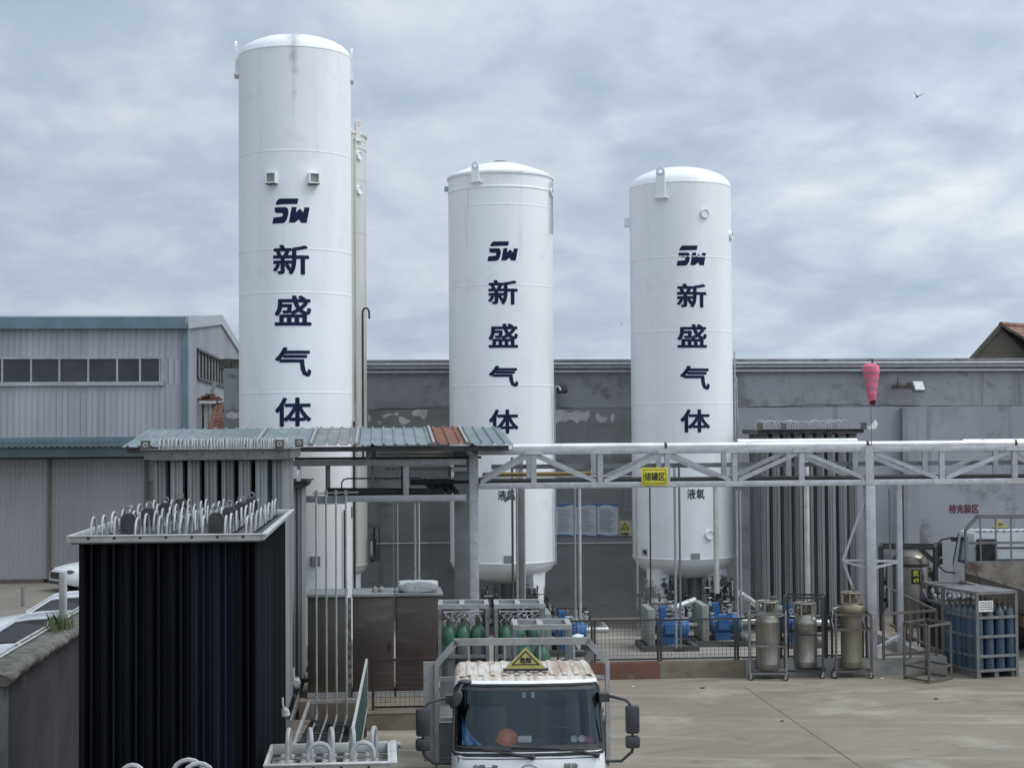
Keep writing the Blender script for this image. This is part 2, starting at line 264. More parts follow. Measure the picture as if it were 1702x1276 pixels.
# ------------------------------------------------------------------ building blocks
MW = {}
class MB:
    def __init__(s): s.v = []; s.f = []
    def add(s, vs, fs, T=None):
        k = len(s.v)
        s.v += [T @ Vector(p) if T else Vector(p) for p in vs]
        s.f += [tuple(i+k for i in q) for q in fs]; return s
    def box(s, x0, x1, y0, y1, z0, z1, T=None):
        return s.add([(x0, y0, z0), (x1, y0, z0), (x1, y1, z0), (x0, y1, z0), (x0, y0, z1), (x1, y0, z1), (x1, y1, z1), (x0, y1, z1)],
                     [(0, 3, 2, 1), (4, 5, 6, 7), (0, 1, 5, 4), (1, 2, 6, 5), (2, 3, 7, 6), (3, 0, 4, 7)], T)
    def cbox(s, c, sx, sy, sz, rz=0, T=None):      # c is the centre of the base
        t = Matrix.Translation(Vector(c)) @ Matrix.Rotation(rz, 4, 'Z')
        return s.box(-sx/2, sx/2, -sy/2, sy/2, 0, sz, T @ t if T else t)
    def beam(s, p, q, w, h=None, up=(0, 0, 1)):
        p = Vector(p); q = Vector(q); h = h or w; d = (q-p); ln = d.length
        if ln < 1e-6: return s
        d.normalize(); up = Vector(up)
        if abs(d.dot(up)) > .98: up = Vector((0, 1, 0))
        a = d.cross(up).normalized(); b = a.cross(d).normalized()
        vs = []
        for e in (p, q):
            for i, j in ((-1, -1), (1, -1), (1, 1), (-1, 1)): vs.append(e + a*(w/2*i) + b*(h/2*j))
        return s.add(vs, [(0, 1, 2, 3), (7, 6, 5, 4), (0, 4, 5, 1), (1, 5, 6, 2), (2, 6, 7, 3), (3, 7, 4, 0)])
    def tube(s, pts, r, n=8, cap=True, T=None):
        pts = [Vector(p) for p in pts]; m = len(pts)
        rs = r if isinstance(r, (list, tuple)) else [r]*m
        t0 = (pts[1]-pts[0]).normalized()
        a = t0.cross(Vector((0, 0, 1)))
        if a.length < .05: a = t0.cross(Vector((0, 1, 0)))
        a.normalize(); vs = []; prev = t0
        for i, p in enumerate(pts):
            if i == 0: t = t0
            elif i == m-1: t = (pts[i]-pts[i-1]).normalized()
            else: t = ((pts[i+1]-p).normalized() + (p-pts[i-1]).normalized()).normalized()
            a = (a - t*a.dot(t))
            if a.length < 1e-4: a = t.orthogonal()
            a.normalize(); b = t.cross(a)
            for k in range(n):
                g = 2*math.pi*k/n
                vs.append(p + (a*math.cos(g) + b*math.sin(g))*rs[i])
        fs = [(i*n+k, i*n+(k+1) % n, (i+1)*n+(k+1) % n, (i+1)*n+k) for i in range(m-1) for k in range(n)]
        if cap: fs += [tuple(range(n-1, -1, -1)), tuple((m-1)*n+k for k in range(n))]
        return s.add(vs, fs, T)
    def lathe(s, prof, n=24, c=(0, 0, 0), T=None, cap=True):
        vs = []; c = Vector(c)
        for r, z in prof:
            for k in range(n):
                g = 2*math.pi*k/n; vs.append(c + Vector((r*math.cos(g), r*math.sin(g), z)))
        m = len(prof)
        fs = [(i*n+k, i*n+(k+1) % n, (i+1)*n+(k+1) % n, (i+1)*n+k) for i in range(m-1) for k in range(n)]
        if cap: fs += [tuple(range(n-1, -1, -1)), tuple((m-1)*n+k for k in range(n))]
        return s.add(vs, fs, T)
    def prism(s, poly, d, T=None):                 # poly: list of 3D points, d: extrusion vector
        n = len(poly); d = Vector(d); poly = [Vector(p) for p in poly]
        return s.add(poly + [p+d for p in poly], [tuple(range(n-1, -1, -1)), tuple(range(n, 2*n))] + [(i, (i+1) % n, n+(i+1) % n, n+i) for i in range(n)], T)
    def quad(s, a, b, c, d): return s.add([a, b, c, d], [(0, 1, 2, 3)])
    def ring(s, c, R1, r, n=24, m=8, T=None, axis='Z'):
        vs = []; c = Vector(c)
        for i in range(n):
            g = 2*math.pi*i/n
            for j in range(m):
                h = 2*math.pi*j/m; q = R1 + r*math.cos(h)
                p = Vector((q*math.cos(g), q*math.sin(g), r*math.sin(h)))
                if axis == 'Y': p = Vector((p.x, p.z, p.y))
                if axis == 'X': p = Vector((p.z, p.x, p.y))
                vs.append(c+p)
        return s.add(vs, [(i*m+j, ((i+1) % n)*m+j, ((i+1) % n)*m+(j+1) % m, i*m+(j+1) % m) for i in range(n) for j in range(m)], T)
    def sphere(s, c, rx, ry=None, rz=None, n=12, m=8, T=None):
        ry = ry or rx; rz = rz or rx; c = Vector(c); vs = []
        for i in range(m+1):
            a = -math.pi/2 + math.pi*i/m
            for k in range(n):
                g = 2*math.pi*k/n
                vs.append(c + Vector((rx*math.cos(a)*math.cos(g), ry*math.cos(a)*math.sin(g), rz*math.sin(a))))
        return s.add(vs, [(i*n+k, i*n+(k+1) % n, (i+1)*n+(k+1) % n, (i+1)*n+k) for i in range(m) for k in range(n)], T)
    def sheet(s, o, ux, vy, W, Ln, pitch, hgt, thick=.004, prof=((0, 0), (.62, 0), (.70, 1), (.92, 1)), phase=0.0, normal=None):
        # corrugated sheet from corner o: ribs repeat along ux, run along vy
        o = Vector(o); ux = Vector(ux).normalized(); vy = Vector(vy).normalized()
        nz = Vector(normal) if normal else ux.cross(vy).normalized()
        xs = []; k = 0; x = -phase
        while x < W:
            for a, b in prof:
                q = x + a*pitch
                if 0 <= q <= W: xs.append((q, b*hgt))
            x += pitch
        if not xs or xs[0][0] > 1e-4: xs.insert(0, (0, xs[0][1] if xs else 0))
        if xs[-1][0] < W-1e-4: xs.append((W, xs[-1][1]))
        n = len(xs); vs = []
        for t in (0, -thick):
            for l in (0, Ln):
                vs += [o + ux*q + vy*l + nz*(h+t) for q, h in xs]
        fs = []
        for i in range(n-1):
            fs += [(i, i+1, n+i+1, n+i), (2*n+i, 3*n+i, 3*n+i+1, 2*n+i+1), (i, 2*n+i, 2*n+i+1, i+1), (n+i, n+i+1, 3*n+i+1, 3*n+i)]
        fs += [(0, n, 3*n, 2*n), (n-1, 3*n-1, 4*n-1, 2*n-1)]
        return s.add(vs, fs)
    def mesh(s, name, mt, smooth=True, ang=35, inv=None, bev=0, recalc=True):
        me = bpy.data.meshes.new(name)
        me.from_pydata([inv @ p if inv else p for p in s.v], [], s.f)
        if recalc or bev:
            b = bmesh.new(); b.from_mesh(me)
            bmesh.ops.remove_doubles(b, verts=b.verts, dist=1e-5)
            bmesh.ops.recalc_face_normals(b, faces=b.faces)
            if bev:
                ed = [e for e in b.edges if len(e.link_faces) == 2 and e.calc_face_angle(0) > .6]
                bmesh.ops.bevel(b, geom=ed, offset=bev, segments=2, profile=.5, affect='EDGES', clamp_overlap=True)
            b.to_mesh(me); b.free()
        if smooth:
            me.shade_smooth(); me.set_sharp_from_angle(angle=R(ang))
        me.materials.append(M[mt] if isinstance(mt, str) else mt)
        return me
    def build(s, name, mt, parent=None, label=None, cat=None, group=None, kind=None, base=None, **k):
        if parent is not None:
            inv = MW[parent].inverted(); me = s.mesh(name, mt, inv=inv, **k)
            o = bpy.data.objects.new(name, me); COL.objects.link(o); o.parent = parent; MW[o] = MW[parent]
        else:
            lo = Vector([min(p[i] for p in s.v) for i in range(3)]); hi = Vector([max(p[i] for p in s.v) for i in range(3)])
            c = Vector(base) if base else Vector(((lo.x+hi.x)/2, (lo.y+hi.y)/2, lo.z))
            T = Matrix.Translation(c); me = s.mesh(name, mt, inv=T.inverted(), **k)
            o = bpy.data.objects.new(name, me); COL.objects.link(o); o.location = c; MW[o] = T
        return tag(o, label, cat, group, kind)
def tag(o, label=None, cat=None, group=None, kind=None):
    if label: o['label'] = label
    if cat: o['category'] = cat
    if group: o['group'] = group
    if kind: o['kind'] = kind
    return o
def thing(name, label, cat, loc, rz=0.0, group=None):
    o = bpy.data.objects.new(name, None); o.empty_display_size = .2; COL.objects.link(o)
    o.location = loc; o.rotation_euler = (0, 0, rz)
    MW[o] = Matrix.Translation(Vector(loc)) @ Matrix.Rotation(rz, 4, 'Z')
    return tag(o, label, cat, group)
def inst(me, name, parent, loc, rot=(0, 0, 0), scale=(1, 1, 1)):
    o = bpy.data.objects.new(name, me); COL.objects.link(o); o.parent = parent
    o.location = loc; o.rotation_euler = rot; o.scale = scale; MW[o] = MW[parent]; return o
def dup(o, loc, rz=0.0, label=None, group=None):
    def cp(q, par):
        c = q.copy(); COL.objects.link(c)
        if par: c.parent = par
        for ch in [x for x in q.children]: cp(ch, c)
        return c
    c = cp(o, None); c.location = loc; c.rotation_euler = (0, 0, rz)
    MW[c] = Matrix.Translation(Vector(loc)) @ Matrix.Rotation(rz, 4, 'Z')
    if label: c['label'] = label
    if group: c['group'] = group
    return c
_tx = {}
def glyphs(body):                                  # outline text, fitted to a 1 x 1 box centred on 0
    if body in _tx: return _tx[body]
    c = bpy.data.curves.new('lettering', 'FONT'); c.body = body; c.resolution_u = 3
    o = bpy.data.objects.new('lettering', c); COL.objects.link(o)
    bpy.context.view_layer.update()
    me = bpy.data.meshes.new_from_object(o.evaluated_get(bpy.context.evaluated_depsgraph_get()))
    vs = [(v.co.x, v.co.y) for v in me.vertices]; fs = [tuple(p.vertices) for p in me.polygons]
    bpy.data.objects.remove(o); bpy.data.curves.remove(c); bpy.data.meshes.remove(me)
    x0 = min(p[0] for p in vs); x1 = max(p[0] for p in vs); y0 = min(p[1] for p in vs); y1 = max(p[1] for p in vs)
    r = ([((x-x0)/(x1-x0)-.5, (y-y0)/(y1-y0)-.5) for x, y in vs], fs); _tx[body] = r; return r
def slice_x(vs, fs, step):                         # cut a flat mesh by vertical lines so that it can be bent
    b = bmesh.new(); bv = [b.verts.new((x, y, 0)) for x, y in vs]
    for q in fs:
        try: b.faces.new([bv[i] for i in q])
        except ValueError: pass
    lo = min(p[0] for p in vs); hi = max(p[0] for p in vs); x = lo+step
    while x < hi:
        bmesh.ops.bisect_plane(b, geom=b.verts[:]+b.edges[:]+b.faces[:], plane_co=(x, 0, 0), plane_no=(1, 0, 0)); x += step
    b.verts.index_update()
    r = ([(v.co.x, v.co.y) for v in b.verts], [tuple(v.index for v in f.verts) for f in b.faces]); b.free(); return r
BOLD = ((0, 0), (1, 0), (-1, 0), (0, .8), (0, -.8), (.7, .6), (-.7, -.6), (.7, -.6), (-.7, .6))
def write(mb, body, fn, w, h, bold=.0, e0=.0, step=None):   # fn(x, y, lift) gives the 3D point
    vs, fs = glyphs(body); vs = [(x*w, y*h) for x, y in vs]
    if step: vs, fs = slice_x(vs, fs, step)
    for i, (bx, by) in enumerate(BOLD if bold else BOLD[:1]):
        mb.add([fn(x*(1-2*bold/w)+bx*bold, y*(1-2*bold/h)+by*bold, e0+i*.0006) for x, y in vs], fs)
    return mb
LOGO = [[(128, 150), (140, 116), (156, 92), (185, 72), (437, 72), (420, 143)],
        [(118, 183), (270, 183), (292, 196), (303, 225), (303, 270), (285, 335), (265, 368), (238, 388), (82, 393), (100, 312), (205, 305), (224, 296), (230, 281), (225, 265), (205, 258), (150, 258), (126, 246), (116, 225)],
        [(345, 183), (412, 180), (402, 250), (455, 200), (500, 248), (515, 183), (585, 183), (545, 383), (470, 383), (440, 340), (385, 383), (308, 383)]]
def logo_mesh(w, h):
    b = bmesh.new()
    for poly in LOGO:
        b.faces.new([b.verts.new(((x-333)/503*w, (232-y)/321*h, 0)) for x, y in poly])
    bmesh.ops.triangulate(b, faces=b.faces[:]); b.verts.index_update()
    r = ([(v.co.x, v.co.y) for v in b.verts], [tuple(v.index for v in f.verts) for f in b.faces]); b.free(); return r

# ------------------------------------------------------------------ ground
M['joint'] = mat('joint_filler', (.085, .07, .052), (.14, .12, .095), 3, .95, vary=0)
MB().quad((-400, -60, 0), (400, -60, 0), (400, 900, 0), (-400, 900, 0)).build('ground', 'dirt', kind='structure', recalc=False)
XWL = at_z(112, 1050, 2.3).x - .2                         # the yard ends at the boundary wall on the left
yard = MB(); yard.quad((XWL, -5, .004), (60, -5, .004), (60, 46, .004), (XWL, 46, .004))
yard.build('concrete_yard', 'conc', kind='structure', recalc=False)
j0 = at_z(1235, 1140, 0); j1 = at_z(1450, 1298, 0)
MB().quad((j0.x-.007, j0.y, .008), (j0.x+.007, j0.y, .008), (j0.x+.010, j1.y, .008), (j0.x-.010, j1.y, .008)).build('yard_joint', 'joint', kind='structure', recalc=False)

# ------------------------------------------------------------------ big grey building behind the tanks
WY = at_d(833, 720, 45.0).y
wl = at(372, 700, WY).x; wr = at(1702, 640, WY).x + 14
ztop = at(1160, 598, WY).z; zl = at(385, 612, WY).z
bld = thing('grey_building', 'long grey rendered factory building standing behind the white tanks', 'building', ((wl+wr)/2, WY, 0))
zc = at(1160, 677, WY).z
xs = at(612, 700, WY).x
b = MB(); b.box(wl, wr, WY, WY+9, zc, zl); b.box(xs-.6, wr, WY+.01, WY+9.01, zl, ztop)
b.build('wall_upper', 'greywall', bld)
xm = at(1226, 700, WY).x
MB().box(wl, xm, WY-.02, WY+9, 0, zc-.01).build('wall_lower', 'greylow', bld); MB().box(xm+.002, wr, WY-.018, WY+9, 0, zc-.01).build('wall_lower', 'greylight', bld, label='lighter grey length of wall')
b = MB()
for v0, v1, o in ((597, 601, .16), (604, 609, .11), (611, 616, .06)):
    b.box(xs-.6, wr, WY-o, WY-.002, at(1160, v1, WY).z, at(1160, v0, WY).z)
b.build('cornice', 'greywall', bld)
b = MB(); p0 = at(1495, 678, WY); p1 = at(1520, 678, WY)
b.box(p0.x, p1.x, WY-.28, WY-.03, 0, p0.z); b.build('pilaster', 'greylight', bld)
cr = MB(); x = wl; zz0 = zc
pts = []
while x < wr:
    pts.append((x, WY-.004, zc + random.uniform(-.025, .025) + .05*math.sin(x*.6))); x += .35
for p, q in zip(pts, pts[1:]):
    cr.beam(Vector(p)-Vector((.01, 0, 0)), q, .010, random.uniform(.008, .024))
cr.build('wall_crack', 'darksteel', bld)
def patch(pl, n=2):
    b = MB()
    q = []
    for (u, v), (u2, v2) in zip(pl, pl[1:]+pl[:1]):
        for k in range(n):
            t = k/n; q.append((u+(u2-u)*t+random.uniform(-.8, .8)*(k > 0), v+(v2-v)*t+random.uniform(-1.1, 1.1)*(k > 0)))
    pp = [at(u, v, WY-.03) for u, v in q]
    b.prism([(p.x, WY-.0205, p.z) for p in pp], (0, -.006, 0)); b.build('bare_plaster_patch', 'plaster', bld)
patch([(635, 692), (645, 686), (652, 689), (662, 684), (661, 691), (650, 690), (638, 694)], 3)
patch([(662, 692), (672, 694), (683, 700), (676, 704), (668, 706), (663, 700)], 3)
patch([(683, 686), (690, 681), (710, 680), (711, 688), (704, 697), (697, 691), (688, 692)], 3)
patch([(611, 688), (616, 692), (617, 699), (611, 702)], 2); patch([(627, 701), (634, 701), (631, 704)], 2)
patch([(921, 688), (926, 682), (934, 681), (946, 686), (962, 682), (970, 686), (979, 682), (981, 690), (976, 701), (966, 699), (958, 703), (948, 697), (940, 702), (930, 700), (921, 705)], 3)
patch([(990, 688), (994, 686), (999, 692), (1011, 694), (1006, 701), (996, 702), (991, 696)], 3)
patch([(1015, 690), (1020, 687), (1022, 694), (1018, 703), (1014, 697)], 2)
patch([(375, 690), (384, 684), (392, 687), (399, 684), (399, 694), (388, 696), (378, 695)], 3)
patch([(1497, 681), (1503, 679), (1504, 686), (1499, 687)], 2)
b = MB()
for k in range(26):
    p = at(random.uniform(374, 399), 611-random.uniform(0, 6), WY+.3)
    b.cbox((p.x, WY+random.uniform(.1, .8), zl-.02), random.uniform(.15, .4), random.uniform(.1, .3), random.uniform(.05, .3), random.uniform(0, 3))
b.build('broken_coping', 'stonecap', bld)
# painted words
b = MB(); c = at(1602, 845, WY-.02); wd = (1628-1577)/FPX*46.4
write(b, '待充装区', lambda x, y, e: Vector((c.x+x, WY-.026-e, c.z+y)), wd, .26, .008); b.build('painted_words', 'redink', bld)
# pipes that run along the wall
for v, r, y in ((604.5, .035, .25), (610, .03, .2), (617, .035, .16)):
    zz1 = at(1160, v, WY).z
    MB().tube([(xs-.3, WY-y, zz1), (wr, WY-y, zz1)], r, 8).build('wall_pipe', 'galv', label={604.5: 'topmost thin pipe along the cornice of the grey building', 610: 'middle thin pipe under the cornice of the grey building', 617: 'bright lowest pipe along the cornice of the grey building'}[v], cat='pipe', group='pipes along the wall top')
for u0, u1, lab in ((622, 748, 'thin grey pipe across the wall between cream tank and middle tank'), (924, 1050, 'thin grey pipe below the blue posters on the wall')):
    z = at(u0, 903, WY).z
    MB().tube([(at(u0, 903, WY).x, WY-.08, z), (at(u1, 903, WY).x, WY-.08, z)], .022, 6).build('wall_pipe', 'galv', label=lab, cat='pipe')
# house behind on the right
HY = 62.0
pk = at(1662, 542, HY); le = at(1612, 600, HY)
hs = thing('brick_house', 'house with brown gable and red tiled roof beyond the grey building', 'house', (pk.x, HY, 0))
dx = pk.x-le.x
b = MB(); b.prism([(pk.x-dx*1.4, HY, 0), (pk.x+dx*1.6, HY, 0), (pk.x+dx*1.6, HY, pk.z-(pk.z-le.z)*1.6), (pk.x, HY, pk.z), (pk.x-dx*1.4, HY, pk.z-(pk.z-le.z)*1.4)], (11, 8, 0), None)
b.build('gable_wall', 'gable', hs)
# the ridge runs to the right and away
sl = (pk.z-le.z)/dx
b = MB(); rr = Vector((pk.x, HY-.1, pk.z+.06)); e = at(1702, 571, HY+1.0)
b2 = MB()
n = 12
dirx = Vector((.80, .60, 0)).normalized()
down = Vector((.62, -.20, -.42)).normalized()
for i in range(n):
    o = rr + down*(i*.33) + Vector((0, 0, .02*(i % 2)))
    b.prism([o, o+down*.36+Vector((0, 0, .03)), o+down*.36+Vector((0, 0, -.02)), o+Vector((0, 0, -.05))], dirx*16)
b.tube([rr, rr+dirx*16], .11, 8)
b.build('roof', 'tile', hs)
MB().beam(rr+Vector((0, -.02, -.02)), rr+down*4.2+Vector((0, -.05, -.02)), .12, .10).build('verge', 'stonecap', hs)
MB().beam((pk.x+.05, HY-.05, pk.z+.06), (pk.x-dx*1.4, HY-.05, pk.z-(pk.z-le.z)*1.4+.06), .16, .14).build('verge', 'gable', hs)

# ------------------------------------------------------------------ warehouse on the left
CWY = at_d(310, 740, 59).y
cx = at(310, 740, CWY).x; x0 = cx-22
ze = at(310, 533, CWY).z
wh = thing('warehouse', 'pale metal sided warehouse with a long ribbon window and blue trim', 'warehouse', (cx-10, CWY+8, 0))
ridge = at_x(365, 538, cx); far = at_x(400, 578, cx)
ry = ridge.y; rz_ = ridge.z + .2; fy = ry + (ry-CWY)
wz1 = at(200, 594, CWY).z; wz0 = at(200, 637, CWY).z; wx1 = at(272, 615, CWY).x
def siding(b, o, ux, W, z0, z1): b.sheet((o[0], o[1], z0), ux, (0, 0, 1), W, z1-z0, .215, .035, .01, prof=((0, 0), (.80, 0), (.86, 1), (.94, 1)))
b = MB(); siding(b, (x0, CWY), (1, 0, 0), cx-x0, 3.6, wz0); siding(b, (x0, CWY), (1, 0, 0), cx-x0, wz1, ze); siding(b, (wx1, CWY), (1, 0, 0), cx-wx1, wz0, wz1)
b.build('front_wall', 'siding', wh, smooth=False, recalc=False)
# gable end facing right, with the window band left open
sy0 = at_x(326, 600, cx).y; sy1 = at_x(391, 600, cx).y
sw1 = at_x(326, 580, cx).z; sw0 = at_x(326, 628, cx).z
b = MB()
def gz(y): return ze + (rz_-ze)*(1-abs(y-ry)/(ry-CWY))
y = CWY
while y < fy:
    y2 = min(y+.20, fy); out = .035
    for a, c, o in ((y, y+.15, 0), (y+.15, y2, out)):
        m = (a+c)/2
        segs = [(0, gz(m))] if not (sy0 < m < sy1) else [(0, sw0), (sw1, gz(m))]
        for za, zb in segs: b.box(cx-.06, cx+o, a, c, za, zb)
    y = y2
b.build('gable_wall', 'siding', wh, smooth=False)
MB().prism([(cx, CWY, ze), (cx, ry, rz_), (cx, fy, ze), (cx, fy, ze+.12), (cx, ry, rz_+.16), (cx, CWY-.25, ze+.10)], (-24, 0, 0)).build('roof', 'trimblue', wh)
MB().box(x0, cx+.1, CWY-.30, CWY-.05, ze-.30, ze+.12).build('eaves_fascia', 'trimblue', wh)
b = MB(); b.beam((cx+.05, CWY-.3, ze-.1), (cx+.05, ry, rz_-.02), .12, .42); b.beam((cx+.05, ry, rz_-.02), (cx+.05, fy, ze-.1), .12, .42); b.build('verge_trim', 'frame_al', wh)
MB().box(at(302, 700, CWY).x, cx+.06, CWY-.07, CWY+.5, 3.6, ze-.3).build('corner_trim', 'trimblue', wh)
# ribbon window
wn = MB().box(x0, wx1, CWY-.07, CWY+.05, wz1-.05, wz1+.03).box(x0, wx1, CWY-.10, CWY+.05, wz0-.08, wz0+.06).box(wx1-.08, wx1+.02, CWY-.08, CWY+.05, wz0-.07, wz1+.02).build('window', 'frame_al', wh)
mx = [at(u, 615, CWY).x for u in (4, 52, 99, 147, 195, 233, 266)]
for m in mx + [mx[0]-1.05*k for k in range(1, 4)]: MB().box(m-.034, m+.034, CWY-.05, CWY+.04, wz0+.05, wz1-.04).build('mullion', 'frame_al', wn)
mm = sorted(mx + [mx[0]-1.05*k for k in range(1, 4)])
for a, c_ in zip([x0]+mm, mm): MB().box(a+.035, c_-.035, CWY+.0, CWY+.02, wz0+.05, wz1-.04).build('pane', 'darkglass', wn)
MB().box(x0, cx-.2, CWY+.9, CWY+1.0, wz0-1, wz1+1).build('interior', 'darkint', wh)
sw = MB().box(cx-.04, cx+.08, sy0, sy1, sw1-.04, sw1+.05).box(cx-.04, cx+.10, sy0, sy1, sw0-.06, sw0+.05).box(cx-.04, cx+.08, sy0, sy0+.12, sw0, sw1).build('window', 'darksteel', wh)
k = sy0+.5
while k < sy1: MB().box(cx-.02, cx+.05, k-.06, k+.06, sw0, sw1).build('mullion', 'darksteel', sw); k += (sy1-sy0)/14
MB().box(cx-.05, cx-.03, sy0, sy1, sw0, sw1).build('pane', 'paleglass', sw)
# awning over the sliding doors
az1 = at(120, 737, CWY-.9).z; az0 = at(120, 759, CWY-1.0).z
aw = MB(); aw.sheet((x0, CWY-1.05, az1-.12), (1, 0, 0), (0, 1, .18), cx-x0+2.5, 1.1, .21, .04, .02); aw.box(x0, cx+2.5, CWY-1.0, CWY-.9, az0, az1-.16)
aw.build('awning', 'awning', wh); MB().box(x0, cx+.06, CWY-.12, CWY-.04, at(120, 737, CWY).z-.1, at(120, 731, CWY).z+.1).build('flashing', 'trimblue', wh)
# sliding doors
du = (-60, 83, 243)
for i, (ua, ub) in enumerate(zip(du, du[1:])):
    xa = at(ua, 850, CWY-.15).x; xb = at(ub, 850, CWY-.15).x
    d = MB(); d.sheet((xa+.05, CWY-.16-.04*i, .12), (1, 0, 0), (0, 0, 1), xb-xa-.1, 4.3, .16, .012, .01); dd = d.build('sliding_door', 'doorgrey', wh, smooth=False, recalc=False)
    MB().box(xb-.05, xb+.06, CWY-.26, CWY-.12, .05, 4.4).build('edge_post', 'ruststeel', dd)
b = MB(); xe = at(83, 900, CWY).x; b.box(x0, at(75, 900, CWY).x, CWY-.35, CWY-.08, 0.0, .14); b.build('door_track', 'ruststeel', wh)
MB().box(xe-8, cx+2, CWY+.1, CWY+.2, .02, 5).build('backing', 'doorgrey', wh)

# half ruined lean-to between the warehouse and the grey building
LY = at_d(350, 700, 52).y
lt = thing('ruined_shed', 'small half ruined shed with broken clay roof tiles beside the grey building', 'shed', at(350, 900, LY)*1.0)
lt.location.z = 0; MW[lt] = Matrix.Translation(lt.location)
b = MB()
for u0, u1, v0, m_ in ((326, 335, 664, 'siding'),):
    b.box(at(u0, 0, LY).x, at(u1, 0, LY).x, LY, LY+.2, 0, at(u0, v0, LY).z)
b.build('side_sheet', 'siding', lt)
b = MB()
for u0, u1 in ((340, 346), (347, 353)): b.box(at(u0, 700, LY).x, at(u1, 700, LY).x, LY-.1, LY+.1, 0, at(345, 671, LY).z)
b.build('post', 'plaster', lt)
MB().box(at(328, 700, LY).x, at(341, 700, LY).x, LY+.05, LY+.12, 0, at(335, 691, LY).z).build('red_board', 'curbred', lt)
MB().box(at(328, 700, LY).x, at(353, 700, LY).x, LY+.15, LY+.3, 0, at(335, 668, LY).z).build('wall', 'plaster', lt)
MB().box(at(333, 700, LY).x, at(361, 700, LY).x, LY-.3, LY+.4, at(345, 671, LY).z, at(345, 666, LY).z).build('lintel', 'plaster', lt)
b = MB()
for k in range(46):
    u = random.uniform(334, 362); v = 666-random.uniform(0, 11)*(1-abs(u-350)/18)
    p = at(u, v, LY); b.cbox((p.x, LY+random.uniform(-.2, .3), p.z), .28, .2, .035, random.uniform(0, 3), None)
b.build('loose_tile', 'tile', lt)
b = MB()
for i in range(9):
    t = i/8; v = 674+t*46; ul = 360-t*12
    pa = at(ul, v, LY-.2-.12*i); pb = at(374, v, LY-.2-.12*i)
    x = pa.x
    while x < pb.x:
        b.cbox((0, 0, 0), .15, .26, .03, 0, Matrix.Translation((x+random.uniform(-.01, .01), LY-.2-.13*i, pa.z+random.uniform(-.01, .01))) @ Matrix.Rotation(R(38+random.uniform(-5, 5)), 4, 'X')); b.tube([(x-.07, LY-.14-.13*i, pa.z+.05), (x-.07, LY-.36-.13*i, pa.z-.10)], .028, 5); x += .165
b.build('tile_slope', 'tile', lt)
MB().box(at(353, 700, LY).x, at(376, 700, LY).x, LY+.1, LY+.3, 0, at(360, 672, LY).z).build('back_wall', 'darkint', lt)
MB().beam(at(349, 660, LY-.1), at(358, 634, LY-.1), .22, .12).build('leaning_plank', 'tray', lt)

# ------------------------------------------------------------------ storage tanks
def tank(name, label, u, d, Rp, vrim, vdome, vbot, zbase, pm, seams, bottom, lip=False, group='white storage tanks'):
    c = at_d(u, 720, d); Rr = Rp*d/FPX
    zr = at_d(u, vrim, d).z; zd = at_d(u, vdome, d).z - zr; zb = at_d(u, vbot, d).z
    az = math.atan2(-c.x, -c.y)                     # towards the camera
    rz = math.pi - az + 0 if False else math.atan2(c.x, -c.y) + math.pi
    rz = -math.atan2(c.x, c.y)                       # local -Y points at the camera
    t = thing(name, label, 'storage tank', (c.x, c.y, 0), rz, group)
    T = MW[t]
    prof = []
    if bottom:
        hb = Rr*.42
        prof += [(0.0, zb-hb), (Rr*.3, zb-hb*.965), (Rr*.55, zb-hb*.85), (Rr*.78, zb-hb*.63), (Rr*.92, zb-hb*.36), (Rr*.985, zb-hb*.13)]
    else: prof += [(0, zb), (Rr, zb)]
    zs = sorted([at_d(u, v, d-Rr).z for v in seams])
    prof += [(Rr, zb)] if bottom else []
    if bottom: prof += [(Rr+.008, zb+.01), (Rr+.008, zb+.035), (Rr, zb+.045)]
    for z in zs: prof += [(Rr, z-.02), (Rr+.005, z-.013), (Rr+.005, z+.013), (Rr, z+.02)]
    if lip: prof += [(Rr, zr-.42), (Rr+.014, zr-.40), (Rr+.014, zr-.37), (Rr, zr-.35), (Rr, zr-.05), (Rr+.03, zr-.04), (Rr+.03, zr+.02), (Rr*.97, zr+.05)] + [(Rr*math.cos(R(a)), zr+.05+(zd-.05)*(1-((math.cos(R(a)))**1.7))) for a in (20, 35, 50, 65, 78)] + [(0, zr+zd)]
    else: prof += [(Rr, zr-.02), (Rr+.007, zr-.01), (Rr+.007, zr+.01), (Rr, zr+.02)] + [(Rr*math.cos(R(a)), zr+zd*math.sin(R(a))) for a in (8, 16, 26, 38, 52, 66, 80)] + [(0, zr+zd)]
    b = MB(); b.lathe(prof, 72, T=T, cap=False); b.build('shell', pm, t, ang=24)
    return t, T, Rr, zr, zb, d, u
def front(T, Rr, ang, z, lift=0):                    # a point on the shell, ang measured to the right of the camera side
    return T @ Vector(((Rr+lift)*math.sin(ang), -(Rr+lift)*math.cos(ang), z))
